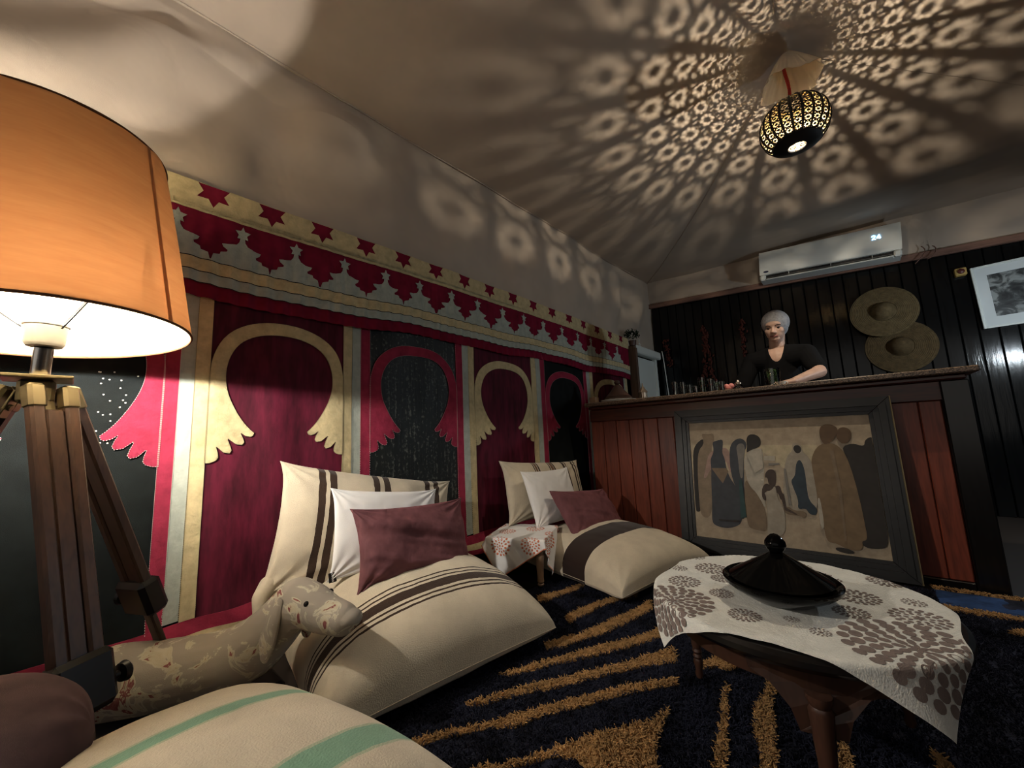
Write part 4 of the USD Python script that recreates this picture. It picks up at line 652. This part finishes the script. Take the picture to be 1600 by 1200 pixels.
# ---- coffee table, round
tb = thing('coffee_table', 'low round dark wooden table with carved legs in front', 'table', (-.20, 1.36, 0)); TR, TZ = .345, .382
part(tb, 'tabletop', lathe([(0, TZ - .036), (TR - .030, TZ - .036), (TR - .010, TZ - .032), (TR, TZ - .020), (TR - .001, TZ - .008), (TR - .010, TZ), (0, TZ)], 96), 'black_wood', 40)
part(tb, 'apron', lathe([(TR - .075, TZ - .037), (TR - .045, TZ - .037), (TR - .050, TZ - .085), (TR - .075, TZ - .085)], 72, True), 'table_wood', 40)
for a in (163, -75, 43):
    lg = T(lathe([(0, 0), (.016, 0), (.021, .012), (.017, .026), (.022, .045), (.024, .058), (.019, .066), (.024, .074), (.019, .083), (.025, .092), (.020, .101), (.026, .112), (.027, .15), (.033, .21), (.037, .262), (.030, .272), (.038, .285), (.038, TZ - .086), (0, TZ - .086)], 32), (TR - .045, 0, 0)); lg.vertices[:, 0] = (lg.vertices[:, 0] - TR + .045) * .62 + TR - .045; lg.vertices[:, 1] *= .62; lg.vertices[:, 2] = lg.vertices[:, 2] * (1 - .030 / (TZ - .086)) + .030; part(tb, 'leg', T(lg, rz=a), 'table_wood', 40)
    br = flat(Polygon([(-.13, 0), (.13, 0), (.125, -.02), (.085, -.035), (.052, -.075), (.040, -.115), (-.040, -.115), (-.052, -.075), (-.085, -.035), (-.125, -.02)]), .018); v = br.vertices
    th = v[:, 0] / (TR - .04); br = trimesh.Trimesh(np.c_[(TR - .055 + v[:, 2]) * np.cos(th), (TR - .055 + v[:, 2]) * np.sin(th), TZ - .048 + v[:, 1]], br.faces, process=False); part(tb, 'carved_bracket', T(br, rz=a), 'table_wood', False)
CC = np.array([-.20, 1.36])
def cloth_round(uv, z0=TZ + .0015):
    r = np.hypot(uv[:, 0], uv[:, 1]) + 1e-9; th = np.arctan2(uv[:, 1], uv[:, 0]); d = uv / r[:, None]; q = np.c_[uv, 0 * r]
    s = np.clip(r - (TR - .006), 0, None); bend = .012; a = np.clip(s / bend, 0, math.pi / 2 * .93); ex = bend * np.sin(a); dz = bend * (1 - np.cos(a)); s2 = np.clip(s - bend * math.pi / 2 * .93, 0, None)
    out = np.minimum(r, TR - .006) + ex + s2 * .16 + .018 * np.clip(s2 / .1, 0, 1) * np.sin(th * 7 + 1.3); h = dz + s2 * .985
    z = z0 - h + .0016 * np.abs(vnoise(q * 22, 3)) + .0022 * np.clip(vnoise(q * 7, 2) - .25, 0, 1) * (s < .002) + .0009
    return np.c_[CC[0] + d[:, 0] * out, CC[1] + d[:, 1] * out, z]
HS2 = .328
tc = thing('tablecloth', 'white tablecloth printed with taupe mandalas on the round table', 'tablecloth', (0, 0, 0))
Q = Polygon([(-HS2, -HS2), (HS2, -HS2), (HS2, HS2), (-HS2, HS2)]).segmentize(.02); cq = np.array(Q.exterior.coords)[:-1]; Q = Polygon(cq + .006 * np.c_[np.sin(cq[:, 1] * 23), np.sin(cq[:, 0] * 19 + 1)])
part(tc, 'cloth', drape(Q, .0012, .012, lambda v: cloth_round(v[:, :2]) + np.c_[v[:, :2] * 0, v[:, 2]]), 'table_linen', True)
MAN = [((-.235, -.225), .085, BIG, .3), ((.245, -.175), .105, BIG, .1), ((-.216, .093), .048, MED, 0), ((-.252, -.070), .044, MED, .2), ((-.302, .040), .026, SML, .4), ((-.165, .018), .032, MED, 0), ((-.140, -.103), .030, MED, .3), ((-.062, -.212), .036, MED, .1), ((.262, .004), .052, MED, .2), ((.152, .075), .048, MED, 0), ((.262, .108), .026, SML, .2), ((.088, -.205), .022, SML, 0), ((.215, .252), .042, MED, .1), ((.14, -.045), .036, MED, .5), ((.03, -.17), .018, SML, 0), ((.015, .27), .03, SML, 0), ((-.10, .27), .03, MED, .2), ((-.29, .19), .03, SML, 0), ((-.26, -.305), .02, SML, .1)]
for c, R_, rings, ph in MAN:
    pr2 = [p.intersection(Q.buffer(-.004)) for p in mandala(c, R_, rings, ph)]; pr2 = [p for p in pr2 if not p.is_empty]
    if pr2: part(tc, 'printed_mandala', drape(unary_union(pr2), .0002, .02, on_cloth(cloth_round, .0019)), 'taupe_print', False)
for tx, c, h in (('N', (-.158, .150), .026), ("'", (-.125, .168), .026), ('de', (.058, .222), .022), ('h', (.098, .178), .026)):
    tm = meshkit.text_mesh(tx, h, .0003); tm = T(tm, (0, 0, 0), rz=-20); tm.apply_translation([c[0], c[1], 0]); part(tc, 'printed_lettering', trimesh.Trimesh(on_cloth(cloth_round, .0019)(np.array(tm.vertices)), tm.faces, process=False), 'taupe_print', False)
# ---- black tagine
bt_ = thing('black_tagine', 'glossy black glazed tagine on the mandala tablecloth', 'tagine', (-.203, 1.315, TZ + .0075))
part(bt_, 'base', lathe([(0, 0), (.080, 0), (.086, .004), (.122, .026), (.136, .038), (.139, .048), (.135, .051), (.128, .046), (.112, .034), (0, .03)], 64), 'black_glaze', 50)
part(bt_, 'lid', lathe([(.118, .047), (.121, .052), (.114, .056), (.030, .108), (.017, .117), (0, .119)], 64), 'black_glaze', 50)
part(bt_, 'knob', lathe([(0, .1165), (.015, .1175), (.0165, .121), (.0225, .128), (.0262, .137), (.0245, .147), (.017, .158), (.009, .165), (0, .168)], 40), 'black_glaze', True)
# ---- stool with coral printed cloth
SX, SY, SZ, SA = -1.575, 1.845, .280, .165
stl = thing('low_stool', 'small low stool with turned legs between the floor cushions', 'stool', (SX, SY, 0), rz=22)
part(stl, 'seat', cbox(2 * SA, 2 * SA, .026, (0, 0, SZ - .013), .005), 'stool_wood'); 
for k, (i, j) in enumerate(((1, 1), (1, -1), (-1, 1), (-1, -1))):
    part(stl, 'leg', T(lathe([(0, .029), (.013, .029), (.017, .033), (.018, .039), (.012, .044), (.019, .053), (.017, .075), (.022, .15), (.026, .19), (.018, .20), (.026, .21), (.026, SZ - .027), (0, SZ - .027)], 24), (i * (SA - .03), j * (SA - .03), 0)), 'stool_wood', 40)
for k in range(4): part(stl, 'apron_rail', T(cbox(2 * SA - .118, .014, .05, (0, SA - .03, SZ - .053), .002), rz=90 * k), 'stool_wood')
def cloth_sq(uv):
    c = np.clip(uv, -SA - .004, SA + .004); e = uv - c; s = np.hypot(e[:, 0], e[:, 1]) + 1e-9; d = e / s[:, None]; q = np.c_[uv, 0 * s]; both = (np.abs(e[:, 0]) * np.abs(e[:, 1])) ** .5
    a = np.clip(s / .01, 0, 1.45); out = .01 * np.sin(a) + np.clip(s - .0145, 0, None) * (.10 + .9 * both / (s + .02)) * .6 + .010 * np.clip(s / .06, 0, 1) * np.sin(uv[:, 0] * 48 + uv[:, 1] * 41 + 1)
    p = c + d * np.maximum(out, 0)[:, None]; z = SZ + .002 - .01 * (1 - np.cos(a)) - np.clip(s - .0145, 0, None) * .97 + .0012 * np.abs(vnoise(q * 25, 2)); r = math.radians(22)
    return np.c_[SX + p[:, 0] * math.cos(r) - p[:, 1] * math.sin(r), SY + p[:, 0] * math.sin(r) + p[:, 1] * math.cos(r), z]
sc_ = thing('stool_cloth', 'white cloth with coral mandalas draped over the low stool', 'tablecloth', (0, 0, 0)); HQ = .285
Q2 = affinity.rotate(sbox(-HQ, -HQ, HQ, HQ), 33)
part(sc_, 'cloth', drape(Q2, .0012, .012, on_cloth(cloth_sq, 0)), 'white_cotton', True)
part(sc_, 'coral_hem', drape(Q2.difference(Q2.buffer(-.005)), .0004, .015, on_cloth(cloth_sq, .0015)), 'coral_hem', False)
for c, R_, rings in (((.20, -.03), .05, BIG), ((-.08, -.215), .052, BIG), ((.06, .06), .05, BIG), ((-.09, -.03), .045, BIG), ((.10, -.20), .048, MED), ((.21, .16), .045, BIG), ((-.215, -.12), .048, BIG), ((.215, -.14), .040, MED), ((-.2, .1), .045, BIG)):
    part(sc_, 'printed_mandala', drape(unary_union([p.intersection(Q2.buffer(-.006)) for p in mandala(c, R_, CORAL)]), .0002, .02, on_cloth(cloth_sq, .0018)), 'coral_print', False)

# ================================================================ STUFFED DOG
dg = thing('stuffed_dog', 'long floral fabric dog lying by the lamp, chin over the large cushion', 'soft toy', (0, 0, 0))
body = chain([(-1.665, .085, .215, .066), (-1.645, .125, .222, .092), (-1.60, .20, .216, .090), (-1.555, .29, .212, .088), (-1.515, .37, .216, .088), (-1.475, .42, .245, .086), (-1.43, .455, .295, .076), (-1.385, .478, .345, .070), (-1.355, .495, .372, .070)], 24)
body += chain([(-1.355, .495, .378, .070), (-1.305, .515, .372, .063), (-1.245, .540, .354, .052), (-1.195, .562, .346, .045)], 24) + [ball((-1.172, .572, .350), .034, (1, 1.1, .8))]
bm_ = part(dg, 'body', smooth_shell(union(body), .010, 14), 'toile', True)
HD = np.array([(.915, .40, 0)]) / 1.0; fwd = np.array([.90, .40, -.18]); fwd /= np.linalg.norm(fwd); lat = np.cross([0, 0, 1.], fwd); lat /= np.linalg.norm(lat); up = np.cross(fwd, lat); hc = np.array([-1.325, .508, .372])
for s_ in (-1, 1):
    e0 = hc - fwd * .036 + lat * s_ * .058 + up * .022
    ear = union(chain([(*e0, .014), (*(e0 - fwd * .004 + lat * s_ * .016 - up * .05), .026), (*(e0 - fwd * .010 + lat * s_ * .020 - up * .11), .030), (*(e0 - fwd * .010 + lat * s_ * .020 - up * .150), .018)], 16)); v0 = np.array(ear.bounding_box())
    m = smooth_shell(ear, .008, 8); dd = (m.vertices - e0) @ lat; base = e0 + lat * s_ * .012; m.vertices = m.vertices - np.outer(((m.vertices - base) @ lat) * .55, lat); part(dg, 'ear', m, 'toile', True)
    part(dg, 'eye', T(trimesh.creation.icosphere(2, .0085), tuple(hc + fwd * .046 + lat * s_ * .047 + up * .034)), 'bead_eye', True, label='shiny black bead eye')
part(dg, 'muzzle_seam', tube(spline([tuple(hc + fwd * .182 + up * .012), tuple(hc + fwd * .188 - up * .004), tuple(hc + fwd * .178 - up * .022)], 6), .0015, 6), 'toile_plain', True)

# ================================================================ PERSON BEHIND THE BAR
pn = thing('person', 'person in a black v-neck top and pale knitted cap leaning on the worktop', 'person', (0, 0, 0))
H = np.array([-.372, 3.62, 1.600]); f_ = np.array([-.06, -.985, -.16]); f_ /= np.linalg.norm(f_); l_ = np.cross(f_, [.05, 0, 1.]); l_ /= np.linalg.norm(l_); u_ = np.cross(l_, f_)        # face forward, towards the picture's left, up
if u_[2] < 0: u_ = -u_
def hp(a, b, c): return tuple(H + l_ * a + f_ * b + u_ * c)
skin = [ball(hp(0, -.012, .035), .090, (.86, .98, 1.0), 24), ball(hp(0, .028, -.02), .070, (.88, .9, 1.0), 22), ball(hp(0, .055, -.072), .034, (1.05, .8, .75)), ball(hp(.030, .046, -.012), .034), ball(hp(-.030, .046, -.012), .034), ball(hp(0, .062, .038), .045, (1.15, .7, .8))]
skin += [Manifold.batch_hull([ball(hp(0, .084, .018), .008), ball(hp(0, .108, -.018), .0105), ball(hp(.014, .090, -.024), .008), ball(hp(-.014, .090, -.024), .008)])]
skin += chain([(*hp(0, -.02, -.05), .055), (-.380, 3.655, 1.47, .052), (-.385, 3.675, 1.42, .062)])
sL, eL, wL = (-.205, 3.66, 1.385), (-.135, 3.48, 1.215), (-.262, 3.27, 1.150)   # arm on the picture's right
sR, eR, wR = (-.565, 3.68, 1.375), (-.660, 3.62, 1.13), (-.600, 3.56, .93)
skin += chain([(*sL, .056), (*eL, .043), (*wL, .026)]) + chain([(*sR, .056), (*eR, .042), (*wR, .026)])
skin += chain([(-.385, 3.70, 1.36, .13), (-.385, 3.74, 1.15, .125), (-.385, 3.76, .98, .14)])
for s_ in (-1, 1): skin += chain([(-.385 + s_ * .09, 3.76, .93, .095), (-.385 + s_ * .10, 3.75, .52, .062), (-.385 + s_ * .10, 3.78, .09, .042)]) + chain([(-.385 + s_ * .10, 3.76, .045, .042), (-.385 + s_ * .11, 3.62, .032, .03)])
def hand(w, d, pn_, sc=1.0):
    d = np.array(d, float); d /= np.linalg.norm(d); n = np.array(pn_, float); n -= d * (n @ d); n /= np.linalg.norm(n); s = np.cross(d, n); w = np.array(w); out = []
    at = lambda a, b, c, r: (*(w + d * a + s * b + n * c), r)
    out += [Manifold.batch_hull([ball(at(.0, 0, 0, 1)[:3], .022), ball((w + d * .075 + s * .030), .012), ball((w + d * .078 - s * .030), .012), ball((w + d * .02 + s * .026), .014), ball((w + d * .02 - s * .026), .014)])]
    for b, L in ((.030, .068), (.010, .078), (-.010, .073), (-.030, .058)):
        out += chain([at(.074, b, 0, .0098), at(.074 + L * .45, b * 1.12, .008, .0092), at(.074 + L * .80, b * 1.16, -.004, .0084), at(.074 + L, b * 1.16, -.014, .0074)], 12)
    out += chain([at(.018, .028, -.004, .013), at(.050, .056, -.010, .0105), at(.078, .064, -.016, .0090)], 12); return out
skin += hand(wL, (-.75, -.45, -.12), (0, -.1, 1)) + hand(wR, (.1, -.05, -1), (.3, -1, 0))
part(pn, 'body', smooth_shell(union(skin), .011, 8), 'skin', True)
# clothes
top = chain([(-.385, 3.69, 1.375, .125), (-.385, 3.72, 1.20, .142), (-.385, 3.75, 1.0, .152), (-.385, 3.75, .92, .16)], 28) + chain([(-.46, 3.685, 1.37, .10), (*sR, .070), (-.640, 3.63, 1.19, .060)], 24) + chain([(-.31, 3.67, 1.375, .10), (*sL, .070), (-.150, 3.52, 1.255, .058)], 24)
top = union(top) - Manifold.batch_hull([ball((-.44, 3.60, 1.52), .03), ball((-.33, 3.60, 1.52), .03), ball((-.385, 3.50, 1.29), .02), ball((-.385, 3.68, 1.55), .07)])
part(pn, 'top', smooth_shell(top, .014, 6), 'black_shirt', True, label='black v-neck short sleeved top')
tr_ = []
for s_ in (-1, 1): tr_ += chain([(-.385 + s_ * .085, 3.76, .93, .112), (-.385 + s_ * .10, 3.75, .52, .080), (-.385 + s_ * .10, 3.78, .10, .066)], 20)
part(pn, 'trousers', smooth_shell(union(tr_), .02, 6), 'black_shirt', True)
cap_ = ball(hp(0, -.022, .055), .104, (.92, 1.02, .95), 40) + ball(hp(0, -.075, .01), .075, (1.0, .9, 1.0), 24)
cut = Manifold.batch_hull([ball(hp(0, .16, .060), .012), ball(hp(.07, .10, .048), .012), ball(hp(-.07, .10, .048), .012), ball(hp(.078, .05, -.12), .02), ball(hp(-.078, .05, -.12), .02), ball(hp(.092, .02, -.06), .01), ball(hp(-.092, .02, -.06), .01), ball(hp(0, .2, -.1), .02), ball(hp(0, .05, -.16), .06)])
cpm = smooth_shell(cap_ - cut, .008, 6); part(pn, 'knitted_cap', cpm, 'scarf_grey', True, label='pale grey knitted cap')
for s_ in (-1, 1):
    part(pn, 'eye', T(trimesh.creation.icosphere(2, .0105), hp(s_ * .031, .070, .010)), 'eye_dark', True)
    part(pn, 'eyebrow', tube([hp(s_ * .014, .089, .028), hp(s_ * .032, .087, .034), hp(s_ * .050, .074, .029)], .0035, 6), 'brow', True)
part(pn, 'mouth', tube(spline([hp(-.026, .076, -.056), hp(-.012, .0865, -.053), hp(0, .089, -.055), hp(.012, .0865, -.053), hp(.026, .076, -.056)], 4), [.002] + [.0048] * 15 + [.002], 8), 'lip', True)
